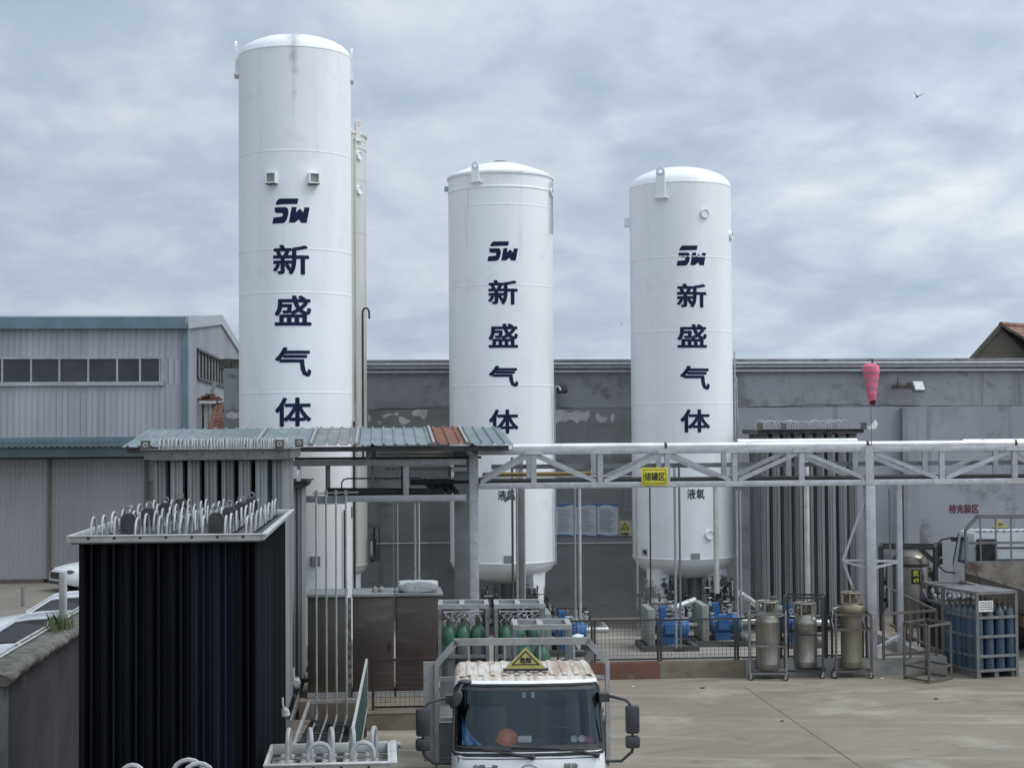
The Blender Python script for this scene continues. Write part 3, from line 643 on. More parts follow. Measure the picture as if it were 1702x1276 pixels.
def lug(t, T, Rr, ang, z0, z1, wd, mt='tank', off=.10, name='lifting_lug'):
    b = MB(); h = z1-z0; X = T @ Matrix.Rotation(ang, 4, 'Z') @ Matrix.Translation((0, -Rr-off, 0))
    n = 10; poly = [(-wd/2, 0, z0), (wd/2, 0, z0)] + [(wd/2*math.cos(math.pi*i/n), 0, z1-wd/2+wd/2*math.sin(math.pi*i/n)) for i in range(n+1)]
    hole = [(wd*.2*math.cos(2*math.pi*i/12), 0, z1-wd*.52+wd*.2*math.sin(2*math.pi*i/12)) for i in range(12)]
    # plate with a hole, made as a ring of quads round the hole plus the body below
    top = [(wd/2*math.cos(2*math.pi*i/12), 0, z1-wd/2+wd/2*math.sin(2*math.pi*i/12)) for i in range(12)]
    for i in range(12):
        a, c = top[i], top[(i+1) % 12]; e, f = hole[(i+1) % 12], hole[i]
        b.prism([a, c, e, f], (0, .05, 0), X)
    b.box(-wd/2, wd/2, 0, .05, z0, z1-wd*.95, X)
    b.prism([(-wd/2, 0, z1-wd*.96), (wd/2, 0, z1-wd*.96), (wd/2, 0, z1-wd/2), (wd*.25, 0, z1-wd*.80), (-wd*.25, 0, z1-wd*.80), (-wd/2, 0, z1-wd/2)], (0, .05, 0), X)
    b.box(-wd*.45, wd*.45, .05, off+.06, z0+.02, z0+h*.42, X); b.box(-wd*.75, wd*.75, -.02, off+.03, z0-.03, z0+.015, X)
    b.build(name, mt, t)
def lettering(t, T, Rr, u, d, uc, items, hw, name='lettering'):
    for it, v0, v1, w_ in items:
        b = MB(); d2 = d-Rr; z = (at_d(u, v0, d2).z + at_d(u, v1, d2).z)/2; h = at_d(u, v0, d2).z-at_d(u, v1, d2).z; wd = w_*d2/FPX
        a0 = math.asin(max(-1, min(1, (uc-u)*d/FPX/Rr)))
        fn = lambda x, y, e: front(T, Rr, a0 + x/Rr, z+y, .004+e)
        wd2 = wd/math.cos(a0)
        if it == 'logo':
            vs, fs = logo_mesh(wd2, h); vs, fs = slice_x(vs, fs, .06); b.add([fn(x, y, 0) for x, y in vs], fs)
        else: write(b, it, fn, wd2, h, .020 if h > .5 else .004, 0, .06)
        b.build(name, hw, t)
def disc(t, T, Rr, ang, z, r, name='nozzle_cover'):
    b = MB(); X = T @ Matrix.Rotation(ang, 4, 'Z') @ Matrix.Translation((0, -Rr+.03, z)) @ Matrix.Rotation(R(90), 4, 'X')
    b.lathe([(0, 0), (r, 0), (r, .075), (r*.9, .095), (r*.82, .095), (r*.80, .07), (0, .07)], 28, T=X, cap=False); b.build(name, 'tank', t)
def plate(t, T, Rr, ang, z, w_, h, mt, name, out=.03, ww=.0):
    b = MB(); X = T @ Matrix.Rotation(ang, 4, 'Z') @ Matrix.Translation((0, -Rr-out, z)); b.box(-w_/2, w_/2, 0, out+.05, -h/2, h/2, X); return b.build(name, mt, t), X
def pipework(t, T, boxes, seed, name='valve_pipework', n=26, mt='darksteel'):
    rnd = random.Random(seed); b = MB(); b2 = MB()
    (ax, bx), (ay, by), (az, bz) = boxes
    for i in range(n):
        p = Vector((rnd.uniform(ax, bx), rnd.uniform(ay, by), rnd.uniform(az, bz))); pts = [p]; ax_ = rnd.choice((0, 1, 2))
        for k in range(rnd.randint(1, 4)):
            q = pts[-1].copy(); lim = ((ax, bx), (ay, by), (az, bz))[ax_]
            q[ax_] = rnd.uniform(*lim); 
            if (q-pts[-1]).length > .06: pts.append(q)
            ax_ = (ax_ + rnd.choice((1, 2))) % 3
        if len(pts) < 2: continue
        r = rnd.choice((.012, .018, .024, .03))
        (b if rnd.random() < .6 else b2).tube([T @ x for x in pts], r, 6)
        if rnd.random() < .75:
            c = (pts[0]+pts[1])/2
            b.cbox(T @ c - Vector((0, 0, .05)), .09, .09, .11); b.tube([T @ c, T @ (c+Vector((0, 0, .16)))], .012, 5)
            b.ring(T @ (c+Vector((0, 0, .16))), .05, .011, 12, 5, axis='Z' if rnd.random() < .6 else 'Y')
    b.build(name, mt, t); b2.build('branch_pipe', 'galv', t)
def legs(t, T, Rr, zb, zp, angs, w0, w1):
    for a in angs:
        b = MB(); X = T @ Matrix.Rotation(a, 4, 'Z')
        yo = -Rr*.86; zt = zb-Rr*.06
        b.prism([(-w0/2, yo, zt), (w0/2, yo, zt), (w1/2, yo, zp+.02), (-w1/2, yo, zp+.02)], (0, .025, 0), X)
        for s in (-1, 1): b.prism([(s*w0/2, yo, zt), (s*w0/2, yo+.34, zt-.02), (s*w1/2, yo+.26, zp+.02), (s*w1/2, yo, zp+.02)], (-s*.025, 0, 0), X)
        b.box(-w1*.7, w1*.7, yo-.10, yo+.36, zp, zp+.03, X); b.build('leg', 'tank', t)

# tallest tank
M['tankgrime'] = M['tank'].copy(); M['tankgrime'].name = 'tank_paint_with_grime'
t, T, Rr, zr, zb, d, u = tank('storage_tank', 'tallest white storage tank with navy lettering behind the blue roofed shelter', 492, 39, 93.3, 94, 58, 1060, .35, 'tankgrime', (247, 412, 485, 652), False)
grime(M['tankgrime'], -.03, zr+.28, .20, 2.3)
lettering(t, T, Rr, u, d, 484.5, [('logo', 328, 370, 63), ('新', 405, 456, 61)], 'navy')
lettering(t, T, Rr, u, d, 487.5, [('盛', 490, 541, 62), ('气', 576, 626, 61), ('体', 660, 709, 61)], 'navy')
lug(t, T, Rr, R(-90), at_d(u, 124, d).z, at_d(u, 66, d).z, .34, off=.08); lug(t, T, Rr, R(90), at_d(u, 130, d).z, at_d(u, 74, d).z, .34, off=.04)
for uu in (453, 517):
    a = math.asin((uu-489)*d/FPX/Rr); z = at_d(u, 294, d-Rr).z
    X = T @ Matrix.Rotation(a, 4, 'Z') @ Matrix.Translation((0, -Rr, z)); b = MB()
    for q in ((-.125, -.10, -.125, .125), (.10, .125, -.125, .125), (-.10, .10, .10, .125), (-.10, .10, -.125, -.10)): b.box(q[0], q[1], -.15, .03, q[2], q[3], X)
    bx = b.build('nozzle_box', 'tank', t); MB().box(-.098, .098, -.10, .02, -.098, .098, X).build('box_inside', 'concgrey', bx)
    MB().box(-.128, .128, -.16, 0, -.145, -.127, X).build('box_shelf', 'darksteel', bx)
bx, X = plate(t, T, Rr, math.asin((521-492)*d/FPX/Rr), at_d(u, 933, d-Rr).z, .20, .24, 'tray', 'instrument_box', .12)
for uu, v0, v1, r in ((567, 850, 990, .02), (584, 700, 1000, .03)):
    a = math.asin(max(-.99, min(.99, (uu-492)*d/FPX/Rr)))
    MB().tube([front(T, Rr, a, at_d(u, v0, d-Rr).z, .05), front(T, Rr, a, max(.36, at_d(u, v1, d-Rr).z), .05)], r, 6).build('down_pipe', 'darksteel', t)
b = MB(); X = T @ Matrix.Rotation(math.asin((583-492)*d/FPX/Rr*.995), 4, 'Z') @ Matrix.Translation((0, -Rr-.02, at_d(u, 855, d-Rr).z)); b.box(-.03, .03, 0, .05, -.15, .13, X); b.build('bracket', 'darksteel', t)
MB().lathe([(Rr+.5, .004), (Rr+.5, .35), (0, .35)], 40, T=T, cap=False).build('plinth', 'concgrey', t)

# cream tank behind it
t, T, Rr, zr, zb, d, u = tank('storage_tank', 'stained cream storage tank half hidden behind the tallest white tank', 540.5, 42.8, 69.5, 225, 204, 938, .9, 'cream', (290, 380, 520, 640), True, True)
for v in (263, 320): disc(t, T, Rr, math.asin(.80), at_d(u, v, d).z, .12)
lug(t, T, Rr, R(52), zr-.2, zr+.35, .2, 'cream', .03)
b = MB()
for a, r in ((38, .03), (44, .02)):
    b.tube([front(T, Rr, R(a), zr-.1, .06), front(T, Rr, R(a), zb+.05, .06)], r, 6)
b.build('side_pipe', 'cream', t)
gx = at_d(603, 600, 42.0); b = MB()
zg0 = at_d(603, 760, 42).z; zg1 = at_d(603, 520, 42).z; pts = [Vector((gx.x, gx.y, zg0)), Vector((gx.x, gx.y, zg1))]
for k in range(1, 7): pts.append(Vector((gx.x+.085-.085*math.cos(math.pi*k/6), gx.y, zg1+.13*math.sin(math.pi*k/6))))
pts.append(Vector((gx.x+.17, gx.y, zg1-.15)))
b.tube(pts, .028, 7); b.build('vent_pipe', 'darksteel', t)
legs(t, T, Rr, zb, .25, (R(55), R(-60), R(180)), .5, .4)
pipework(t, T, ((Rr+.02, Rr+.30), (-.5, .1), (zb+.1, zb+1.0)), 5, n=9)
MB().lathe([(Rr+.3, .004), (Rr+.3, .25), (0, .25)], 40, T=T, cap=False).build('plinth', 'concgrey', t)

# middle and right tanks
def rest(t, T, Rr, zb, d, u, drum_u, seed, leg_angs, zp=.82):
    legs(t, T, Rr, zb, zp, leg_angs, .56, .44)
    b = MB()
    for a in leg_angs: b.box(-.33, .33, -Rr*.86-.14, -Rr*.86+.5, .1, zp, T @ Matrix.Rotation(a, 4, 'Z'))
    b.build('plinth', 'concgrey', t)
    x = (drum_u-u)*d/FPX
    b = MB(); b.lathe([(.19, .3), (.19, zb-Rr*.40), (.25, zb-Rr*.40), (.25, zb-Rr*.33)], 20, c=(x, -.2, 0), T=T); b.build('sump_pipe', 'tray', t)
    pipework(t, T, ((x+.15, x+1.0), (-1.5, -.5), (.3, zb-.55)), seed, n=46); pipework(t, T, ((x-1.1, x-.2), (-1.3, -.4), (.3, zb-.62)), seed+1, n=24); pipework(t, T, ((-1.2, -.55), (-2.2, -1.4), (.15, 1.3)), seed+2, n=26, mt='steel')
t2, T2, R2, zr2, zb2, d2, u2 = tank('storage_tank', 'middle white storage tank with a lipped lid, standing between two other tanks', 834.3, 42.4, 87, 296, 268, 931, .8, 'tank', (337, 472, 640), True, True)
lettering(t2, T2, R2, u2, d2, 837.5, [('logo', 400, 433, 52), ('新', 464, 506, 50), ('盛', 537, 578, 50), ('气', 607, 643, 50), ('体', 680, 721, 50)], 'navy')
lettering(t2, T2, R2, u2, d2, 841, [('液氮', 814, 831, 29)], 'blackp', 'product_label')
lug(t2, T2, R2, math.asin((794-832)/87), at_d(u2, 298, d2-R2).z, at_d(u2, 265, d2-R2).z, .20)
lug(t2, T2, R2, R(140), zr2-.2, zr2+.45, .20); disc(t2, T2, R2, R(72), at_d(u2, 322, d2).z, .11)
b = MB()
for i, a in enumerate((66, 71, 75)): b.tube([front(T2, R2, R(a), zr2-.15, .04), front(T2, R2, R(a), zr2-1.5, .04)], .012, 5)
b.build('thin_line', 'galv', t2)
b = MB(); X = T2 @ Matrix.Rotation(R(-90), 4, 'Z') @ Matrix.Translation((0, -R2, at_d(u2, 312, d2).z)); b.box(-.07, .07, -.10, .02, -.06, .06, X); b.build('side_stub', 'galv', t2)
rest(t2, T2, R2, zb2, d2, u2, 843, 11, (R(-58), R(52), R(178)))
plate(t2, T2, R2, math.asin((843-835)/87), at_d(u2, 929, d2-R2).z, .20, .19, 'tray', 'data_plate', .012)
pl = [front(T2, R2, R(72), z, .07) for z in (at_d(u2, 650, d2).z, at_d(u2, 935, d2).z)]
pts = [pl[1], pl[0]]
for k in range(1, 7): pts.append(pl[0] + Vector((.07-.07*math.cos(math.pi*k/6), -.02*k, .10*math.sin(math.pi*k/6))))
MB().tube(pts, .024, 7).build('vent_pipe', 'galv', t2)
MB().lathe([(.16, 0), (.16, .05), (0, .05)], 16, c=(0, 0, at_d(u2, 268, d2).z-.02), T=T2, cap=False).build('top_cap', 'tray', t2)

t3, T3, R3, zr3, zb3, d3, u3 = tank('storage_tank', 'right hand white storage tank with a round cover high on its side', 1134, 43.1, 84.2, 312.5, 277.5, 924, .8, 'tank', (425, 549, 670), True)
lettering(t3, T3, R3, u3, d3, 1152, [('logo', 407, 441, 50), ('新', 470, 511, 50), ('盛', 538, 578, 50)], 'navy')
lettering(t3, T3, R3, u3, d3, 1156, [('气', 607, 648, 50), ('体', 680, 719, 50)], 'navy')
lettering(t3, T3, R3, u3, d3, 1155, [('液氧', 812, 829, 29)], 'blackp', 'product_label')
lug(t3, T3, R3, math.asin((1103-1132)/84), at_d(u3, 325, d3-R3).z, at_d(u3, 274, d3-R3).z, .24)
disc(t3, T3, R3, math.asin((1170-1131)/84), at_d(u3, 353, d3-R3).z, .125); disc(t3, T3, R3, math.asin((1212.5-1131)/84.2), at_d(u3, 395, d3).z, .12)
disc(t3, T3, R3, math.asin((1176-1135)/84), at_d(u3, 889, d3-R3).z, .125)
b = MB(); X = T3 @ Matrix.Rotation(R(-90), 4, 'Z') @ Matrix.Translation((0, -R3, at_d(u3, 367, d3).z)); b.box(-.1, .1, -.14, .02, -.11, .11, X); b.build('side_stub', 'tank', t3)
b = MB(); X = T3 @ Matrix.Rotation(R(88), 4, 'Z') @ Matrix.Translation((0, -R3, 0))
za, zb_ = at_d(u3, 585, d3).z, at_d(u3, 925, d3).z
b.tube([(-.05, -.05, zb_), (-.05, -.05, za)], .02, 6, T=X); b.tube([(.07, -.06, zb_), (.07, -.06, za-.15)], .02, 6, T=X)
pts = [Vector((0, -.1, at_d(u3, 700, d3).z)), Vector((0, -.1, at_d(u3, 632, d3).z))] + [Vector((0, -.1+.06-.06*math.cos(math.pi*k/6)-.12*k/6*0, at_d(u3, 632, d3).z+.09*math.sin(math.pi*k/6))) for k in range(1, 7)]
b.tube(pts, .022, 6, T=X); b.build('vent_pipe', 'galv', t3)
rest(t3, T3, R3, zb3, d3, u3, 1152, 23, (R(-42), R(62), R(180)))
pt, X = plate(t3, T3, R3, math.asin((1154-1135)/84), at_d(u3, 924, d3-R3).z, .23, .15, 'tray', 'data_plate', .012)
pt, X = plate(t3, T3, R3, math.asin((1073-1135)/84), at_d(u3, 919, d3-R3).z, .21, .21, 'signwhite', 'red_word_label', .01)
b = MB(); write(b, '严禁烟火', lambda x, y, e: X @ Vector((x, -.003-e, y)), .18, .12, .006); b.build('label_words', 'redink', pt)
for a, z0, z1 in ((R(-12), at_d(u3, 1000, d3).z, 1),): pass
# slanting cladded pipes under the right tank
for (ua, va, ub, vb, dd), lab in (((1084, 1024, 1156, 997, 39.6), 'silver clad pipe sloping down to the left under the right tank'), ((1228, 985, 1262, 1008, 40.5), 'silver clad pipe sloping down to the right under the right tank')):
    p = at_d(ua, va, dd); q = at_d(ub, vb, dd+.3)
    b = MB(); b.tube([p, q], .085, 14); o = b.build('clad_pipe', 'silver', label=lab, cat='pipe', group='slanting clad pipes under the right tank')
    for k in (.15, .5, .85): c = p+(q-p)*k; dv = (q-p).normalized()*.02; MB().tube([c-dv, c+dv], .089, 14).build('band', 'galv', o)

# ------------------------------------------------------------------ bund (low kerb round the tank yard) and its floor
BY = at_z(1150, 1127, 0).y
bx0 = at_z(905, 1127, 0).x; bxm = at_z(1096, 1127, 0).x; bxn = at_z(1240, 1126, 0).x; bx1 = at(1574, 1110, BY).x
MB().quad((-9, BY+.1, .10), (bx1, BY+.1, .10), (bx1, WY, .10), (-9, WY, .10)).build('tank_yard_floor', 'floor', kind='structure', recalc=False)
kb = thing('bund_kerb', 'low concrete kerb, partly painted red, along the front of the tank yard', 'kerb', ((bx0+bx1)/2, BY, 0))
MB().box(bx0-1, bxm, BY, BY+.28, 0, .35).build('red_length', 'curbred', kb)
MB().box(bxm+.004, bxn, BY+.01, BY+.28, 0, .345).build('tan_length', 'curb', kb)
MB().box(bxn+.004, bx1, BY-.02, BY+.28, 0, .36).box(bx1-.25, bx1, BY+.282, BY+5, 0, .355).build('grey_length', 'concgrey', kb)
# ------------------------------------------------------------------ mesh fence on the bund
def mesh_fence(name, label, pts, z0, z1, frame, wire, step=.085, group=None, r=.022, lift=.05, wr_=.0032):
    for i, (p, q) in enumerate(zip(pts, pts[1:])):
        p = Vector(p); q = Vector(q); lab = label[i] if isinstance(label, (list, tuple)) else label
        t = thing(name, lab, 'fence', ((p.x+q.x)/2, (p.y+q.y)/2, z0), 0, group)
        up = Vector((0, 0, 1)); d = (q-p).normalized(); e = d*.03
        P = lambda s, z: Vector((p.x+(q.x-p.x)*s, p.y+(q.y-p.y)*s, z))
        for s, off in ((0, e), (1, -e)): MB().beam(P(s, z0)+off, P(s, z1)+off, .045).build('post', frame, t)
        b = MB(); b.beam(P(0, z1-.02)+e*1.9, P(1, z1-.02)-e*1.9, .04); b.beam(P(0, z0+lift)+e*1.9, P(1, z0+lift)-e*1.9, .035); b.build('rail', frame, t)
        b = MB(); ln = (q-p).length; k = step
        while k < ln: b.tube([P(k/ln, z0+lift), P(k/ln, z1-.03)], wr_, 4, False); k += step
        z = z0+lift+step
        while z < z1-.03: b.tube([P(.02, z), P(.98, z)], wr_, 4, False); z += step
        b.build('wire_mesh', wire, t, smooth=False)
fy = BY+.12
fx = [at(u, 1060, fy).x for u in (925, 986, 1096, 1224, 1296, 1372, 1436)]
flab = ['wire mesh fence panel on the kerb furthest left, behind the cylinder racks', 'wire mesh fence panel in front of the pale floor left of the pumps', 'wire mesh fence panel in front of the left blue pump', 'wire mesh fence panel in front of the second blue pump', 'wire mesh fence panel behind the leftmost and black framed dewars', 'wire mesh fence panel behind the brown dewar']
mesh_fence('mesh_fence', flab, [(x, fy, 0) for x in fx], .36, at(1100, 1028, fy).z, 'darksteel', 'darksteel', group='mesh fence along the kerb')
# ------------------------------------------------------------------ pump skids
def pump(u, v, label, s=1.0):
    p = at_z(u, v, .10); t = thing('pump_skid', label, 'pump', p, R(-2), 'blue motor pumps behind the fence')
    T = MW[t]
    b = MB(); b.box(-.15, 1.2, 0, .12, 0, .12, T); b.box(-.15, 1.2, 1.25, 1.37, 0, .12, T); b.box(-.15, -.03, .12, 1.25, 0, .12, T); b.box(1.08, 1.2, .12, 1.25, 0, .12, T); b.build('skid_base', 'pumpbase', t)
    b = MB(); b.box(0, .17, .08, 1.35, .125, .98, T); b.build('belt_guard', 'housing', t, bev=.02)
    b = MB(); X = T @ Matrix.Translation((.55, .45, .48)) @ Matrix.Rotation(R(90), 4, 'Y')
    b.lathe([(.0, -.28), (.17, -.28), (.20, -.24), (.20, .22), (.24, .23), (.24, .42), (.20, .45), (0, .45)], 20, T=X, cap=False)
    for k in range(16):
        a = 2*math.pi*k/16; Y = X @ Matrix.Rotation(a, 4, 'Z'); b.box(.195, .225, -.008, .008, -.20, .20, Y)
    b.box(.42, .66, .14, .28, .40, .62, T); b.box(.36, .74, .28, .62, .125, .31, T)
    b.build('motor', 'blue', t)
    b = MB(); X = T @ Matrix.Translation((.55, 1.0, .5)) @ Matrix.Rotation(R(90), 4, 'Y'); b.lathe([(0, -.35), (.15, -.35), (.15, .1), (.2, .12), (.2, .3), (0, .3)], 16, T=X, cap=False); b.box(.4, .55, .85, 1.1, .6, .95, T); b.build('pump_head', 'blue', t)
    pipework(t, T, ((.25, 1.1), (.6, 1.3), (.25, .95)), int(u), n=11, mt='galv'); pipework(t, T, ((.2, 1.25), (1.4, 2.2), (.1, .95)), int(u)+1, n=9); MB().tube([T @ Vector(x) for x in ((.3, 1.55, .42), (1.6, 1.55, .42), (1.6, 2.6, .42))], .075, 12).build('suction_pipe', 'silver', t)
    b = MB(); pts = [T @ Vector(x) for x in ((.9, .3, .35), (1.0, .1, .1), (.85, -.05, .05), (.6, 0, .03))]; b.tube(pts, .018, 6); b.build('cable', 'rubber', t)
    return t
pump(1078, 1083, 'blue motor pump on a green skid, left of the two under the right tank')
pump(1168, 1075, 'second blue motor pump with tall grey guard, beside the leftmost dewar')
pump(1290, 1078, 'blue motor pump half hidden behind the dewars')
pump(905, 1092, 'blue motor pump seen behind the cylinder racks of the truck')
# ------------------------------------------------------------------ vaporisers
def fin_mesh(h, rad, mt, nf=8, th=.007, r0=.025, name='fin_tube'):
    b = MB(); b.lathe([(r0, 0), (r0, h)], 8)
    for k in range(nf): b.box(0, rad, -th/2, th/2, .02, h-.02, Matrix.Rotation(math.pi*2*k/nf+.2, 4, 'Z'))
    return b.mesh(name, mt, smooth=False, recalc=False)
def bend_mesh(span, h, r, mt, axis='Y'):
    b = MB(); pts = []
    hh = h-span/2
    pts = [(0, -span/2, -.05), (0, -span/2, hh)] + [(0, -span/2*math.cos(math.pi*k/8), hh+span/2*math.sin(math.pi*k/8)) for k in range(1, 8)] + [(0, span/2, hh), (0, span/2, -.05)]
    if axis == 'X': pts = [(p[1], p[0], p[2]) for p in pts]
    b.tube(pts, r, 7); return b.mesh('return_bend', mt)
def vaporiser(name, label, X0, X1, Y0, Y1, zb, zt, nx, ny, fin, bend, frame, rad, bh, br, axis='Y', lug='', keep=lambda i, j, nx, ny: j < 2 or i >= nx-2 or i == 0, ch=.11, group='ambient air vaporisers', feet=True, nf=8, bendkeep=None, deck='darksteel', fl=.09):
    t = thing(name, label, 'vaporiser', ((X0+X1)/2, (Y0+Y1)/2, 0), 0, group); c = MW[t].translation
    fm = fin_mesh(zt-ch-zb-.05, rad, fin, nf); px = (X1-X0)/nx; py = (Y1-Y0)/ny
    fm2 = fin_mesh(zt-ch-zb-.05, rad, 'aludarkglint', nf) if fin == 'aludark' else None
    bm_ = bend_mesh(py if axis == 'Y' else px, bh, br, bend, axis)
    for i in range(nx):
        for j in range(ny):
            if keep(i, j, nx, ny): inst(fm2 if fm2 and j < 1 and i in (6,) else fm, 'fin_tube', t, (X0+px*(i+.5)-c.x, Y0+py*(j+.5)-c.y, zb+.05), (0, 0, random.uniform(-.03, .03)))
    if axis == 'Y':
        for i in range(nx):
            for j in range(0, ny-1, 2):
                if bendkeep and not bendkeep(i, j): continue
                inst(bm_, 'return_bend', t, (X0+px*(i+.5)-c.x, Y0+py*(j+1)-c.y, zt), (random.uniform(-.03, .03), random.uniform(-.03, .03), random.uniform(-.06, .06)), (1, 1, random.uniform(.95, 1.05)))
    else:
        for j in range(ny):
            for i in range(j % 2, nx-1, 2): inst(bm_, 'return_bend', t, (X0+px*(i+1)-c.x, Y0+py*(j+.5)-c.y, zt), (random.uniform(-.03, .03), 0, 0), (1, 1, random.uniform(.9, 1.1)))
    f = .05
    b = MB(); b.box(X0-f, X1+f, Y0-f-.03, Y0-f, zt-ch, zt).box(X0-f, X1+f, Y1+f, Y1+f+.03, zt-ch, zt).box(X0-f-.03, X0-f-.001, Y0-f-.03, Y1+f+.03, zt-ch, zt).box(X1+f+.001, X1+f+.03, Y0-f-.03, Y1+f+.03, zt-ch, zt)
    b.box(X0-f-.03, X1+f+.03, Y0-f-fl, Y0-f-.031, zt-.012, zt+.001).box(X1+f+.031, X1+f+fl, Y0-f-fl, Y1+f+fl, zt-.012, zt+.001)
    k = 0
    b.build('top_frame', frame, t, bev=.004)
    b = MB()
    n = max(4, int((X1-X0)/.24))
    for k in range(n): b.sphere((X0+(X1-X0)*(k+.5)/n, Y0-f-.032, zt-ch*.45), .014, n=6, m=4)
    b.build('bolt', 'darksteel', t)
    b = MB(); st = max(1, ny//6)
    for j in range(0, ny, st): b.box(X0-f, X1+f, Y0+py*(j+1)-.012, Y0+py*(j+1)+.012, zt-.095, zt-.08)
    b.build('cross_bar', 'steel', t)
    MB().box(X0-f+.004, X1+f-.004, Y0-f+.004, Y1+f-.004, zt-ch-.02, zt-ch-.01).build('top_deck', deck, t)
    b = MB(); b.box(X0-f, X1+f, Y0-f-.03, Y0-f, zb, zb+.12).box(X1+f, X1+f+.03, Y0-f, Y1+f, zb, zb+.12).box(X0-f-.03, X0-f, Y0-f, Y1+f, zb, zb+.12).box(X0-f, X1+f, Y1+f, Y1+f+.03, zb, zb+.12)
    b.build('bottom_frame', frame, t)
    if feet:
        for x in (X0+.1, X1-.1):
            for y in (Y0+.1, Y1-.1): MB().box(x-.06, x+.06, y-.06, y+.06, 0.0, zb).build('foot', frame, t)
    # added dark core in place of unbuilt rows: shade as colour, blocks daylight
    MB().box(X0+px*.95, X1-px*1.6, Y0+py*1.95, Y1-py*.6, zb+.1, zt-ch).build('shade_core', 'darkint', t)
    return t, px, py
# black one, nearest on the left
VY = at_d(272, 888, 15.6).y
vz = at(272, 888, VY).z; vx0 = at(116, 890, VY).x; vx1 = at(434, 886, VY).x; vy1 = at_z(479, 846, vz).y
t, px, py = vaporiser('black_vaporiser', 'black finned vaporiser with pale U bends on top, nearest on the left', vx0+.05, vx1-.05, VY+.08, vy1-.1, .35, vz, 8, 16, 'aludark', 'bend', 'whiteframe', .112, .148, .0115,
    keep=lambda i, j, nx, ny: j < 3 or i >= nx-2 or i == 0, ch=.065, fl=.06)
for (i, j) in [(1.5, 1), (1.6, 5), (1.7, 9), (1.8, 13), (5.5, 1), (5.6, 5), (5.7, 9), (5.8, 13)]:
    x = vx0+.05+px*(i+.5); y = VY+py*(j+.5)
    b = MB(); s = .075
    b.prism([(x-s, y, vz-.02), (x+s, y, vz-.02), (x+s, y, vz+.14), (x+s*.6, y, vz+.18), (x-s*.6, y, vz+.18), (x-s, y, vz+.14)], (0, .05, 0))
    lg = b.build('lifting_plate', 'darksteel', t); MB().ring((x, y+.025, vz+.215), .032, .010, 16, 6, axis='Y').build('eye', 'darksteel' if j % 2 == 0 else 'steel', lg)
# grey one behind it
GY = at_z(490, 1238, 0).y
gz = at(365, 746, GY).z; gx0 = at(243, 760, GY).x; gx1 = at(480, 760, GY).x; gy1 = at(498, 800, GY).y
gy1 = at_x(497.5, 900, gx1).y
t, px, py = vaporiser('grey_vaporiser', 'tall grey aluminium vaporiser standing behind the black one', gx0+.05, gx1-.05, GY+.08, gy1-.1, .3, gz, 8, 12, 'alu', 'bend', 'steel', .10, .17, .0125, ch=.17, nf=8)
for x, y in ((gx0, GY-.1), (gx1-.15, GY-.1), (gx1, gy1)):
    b = MB(); b.box(x-.08, x+.08, y, y+.05, gz-.02, gz+.15); lg = b.build('lifting_plate', 'ruststeel', t); MB().ring((x, y-.012, gz+.075), .03, .012, 12, 6, axis='Y').build('eye', 'galv', lg)
# third, almost hidden
HY3 = at_d(504, 805, 32.2).y; hz = at(504, 799, HY3).z; hx1 = at(508, 850, HY3).x
t, px, py = vaporiser('grey_vaporiser', 'grey vaporiser hidden behind the taller grey one, only its right edge showing', hx1-1.6, hx1-.04, HY3, HY3+1.6, .3, hz, 6, 6, 'alu', 'bend', 'darksteel', .115, .20, .016, ch=.10)
# right one, by the wall
QY = at_d(1345, 720, 41.6).y; qz = at(1345, 713, QY).z; qx0 = at(1262, 760, QY).x; qx1 = at(1434, 760, QY).x
t, px, py = vaporiser('grey_vaporiser', 'tall grey vaporiser standing right of the right hand tank', qx0+.05, qx1-.05, QY+.05, QY+1.7, .3, qz, 9, 6, 'alu', 'bend', 'darksteel', .10, .22, .016, axis='X', ch=.10, keep=lambda i, j, nx, ny: True)
p = at_d(1341, 740, 41.2); MB().tube([(p.x, QY-.28, .3), (p.x, QY-.28, qz-.3)], .075, 12).build('riser', 'silver', t)
for x in (qx0, qx0+.62, qx1): MB().box(x-.07, x+.07, QY-.13, QY-.08, qz-.02, qz+.16).build('lifting_plate', 'ruststeel', t)
MB().prism([(qx1+.09, QY-.1, qz+.02), (qx1+.2, QY-.1, qz-.02), (qx1+.33, QY-.08, qz+.01), (qx1+.36, QY-.1, qz+.12), (qx1+.31, QY-.08, qz+.22), (qx1+.2, QY-.1, qz+.10)], (.03, .05, 0)).build('torn_rag', 'rag', t)
# low one in the foreground and the one beside it, cut by the bottom of the picture
LZ = 2.1; l0 = at_z(447, 1268, LZ); l1 = at_z(641, 1262, LZ); lb = at_z(455, 1243, LZ)
t, px, py = vaporiser('low_vaporiser', 'low pale vaporiser frame at the bottom edge right of the black vaporiser', l0.x+.03, l1.x-.03, l0.y+.05, lb.y+.15, .3, LZ, 5, 3, 'alu', 'bend', 'whiteframe', .10, .20, .022, keep=lambda i, j, nx, ny: True, ch=.11, bendkeep=lambda i, j: False, deck='steel')
for i in range(5):
    for j in range(3):
        b = MB()
        for k in range(4): b.box(.025, .085, -.018, .018, -.09, -.075, Matrix.Translation((l0.x+.03+px*(i+.5), l0.y+.05+py*(j+.5), LZ)) @ Matrix.Rotation(R(45+90*k), 4, 'Z'))
        b.box(-.026, .026, -.026, .026, -.09, -.076, Matrix.Translation((l0.x+.03+px*(i+.5), l0.y+.05+py*(j+.5), LZ))); b.build('fin_top', 'whiteframe', t)
c = MW[t].translation
bm1 = bend_mesh(.22, .25, .022, 'bend', 'Y'); bm2 = bend_mesh(px*1.02, .17, .022, 'bend', 'X')
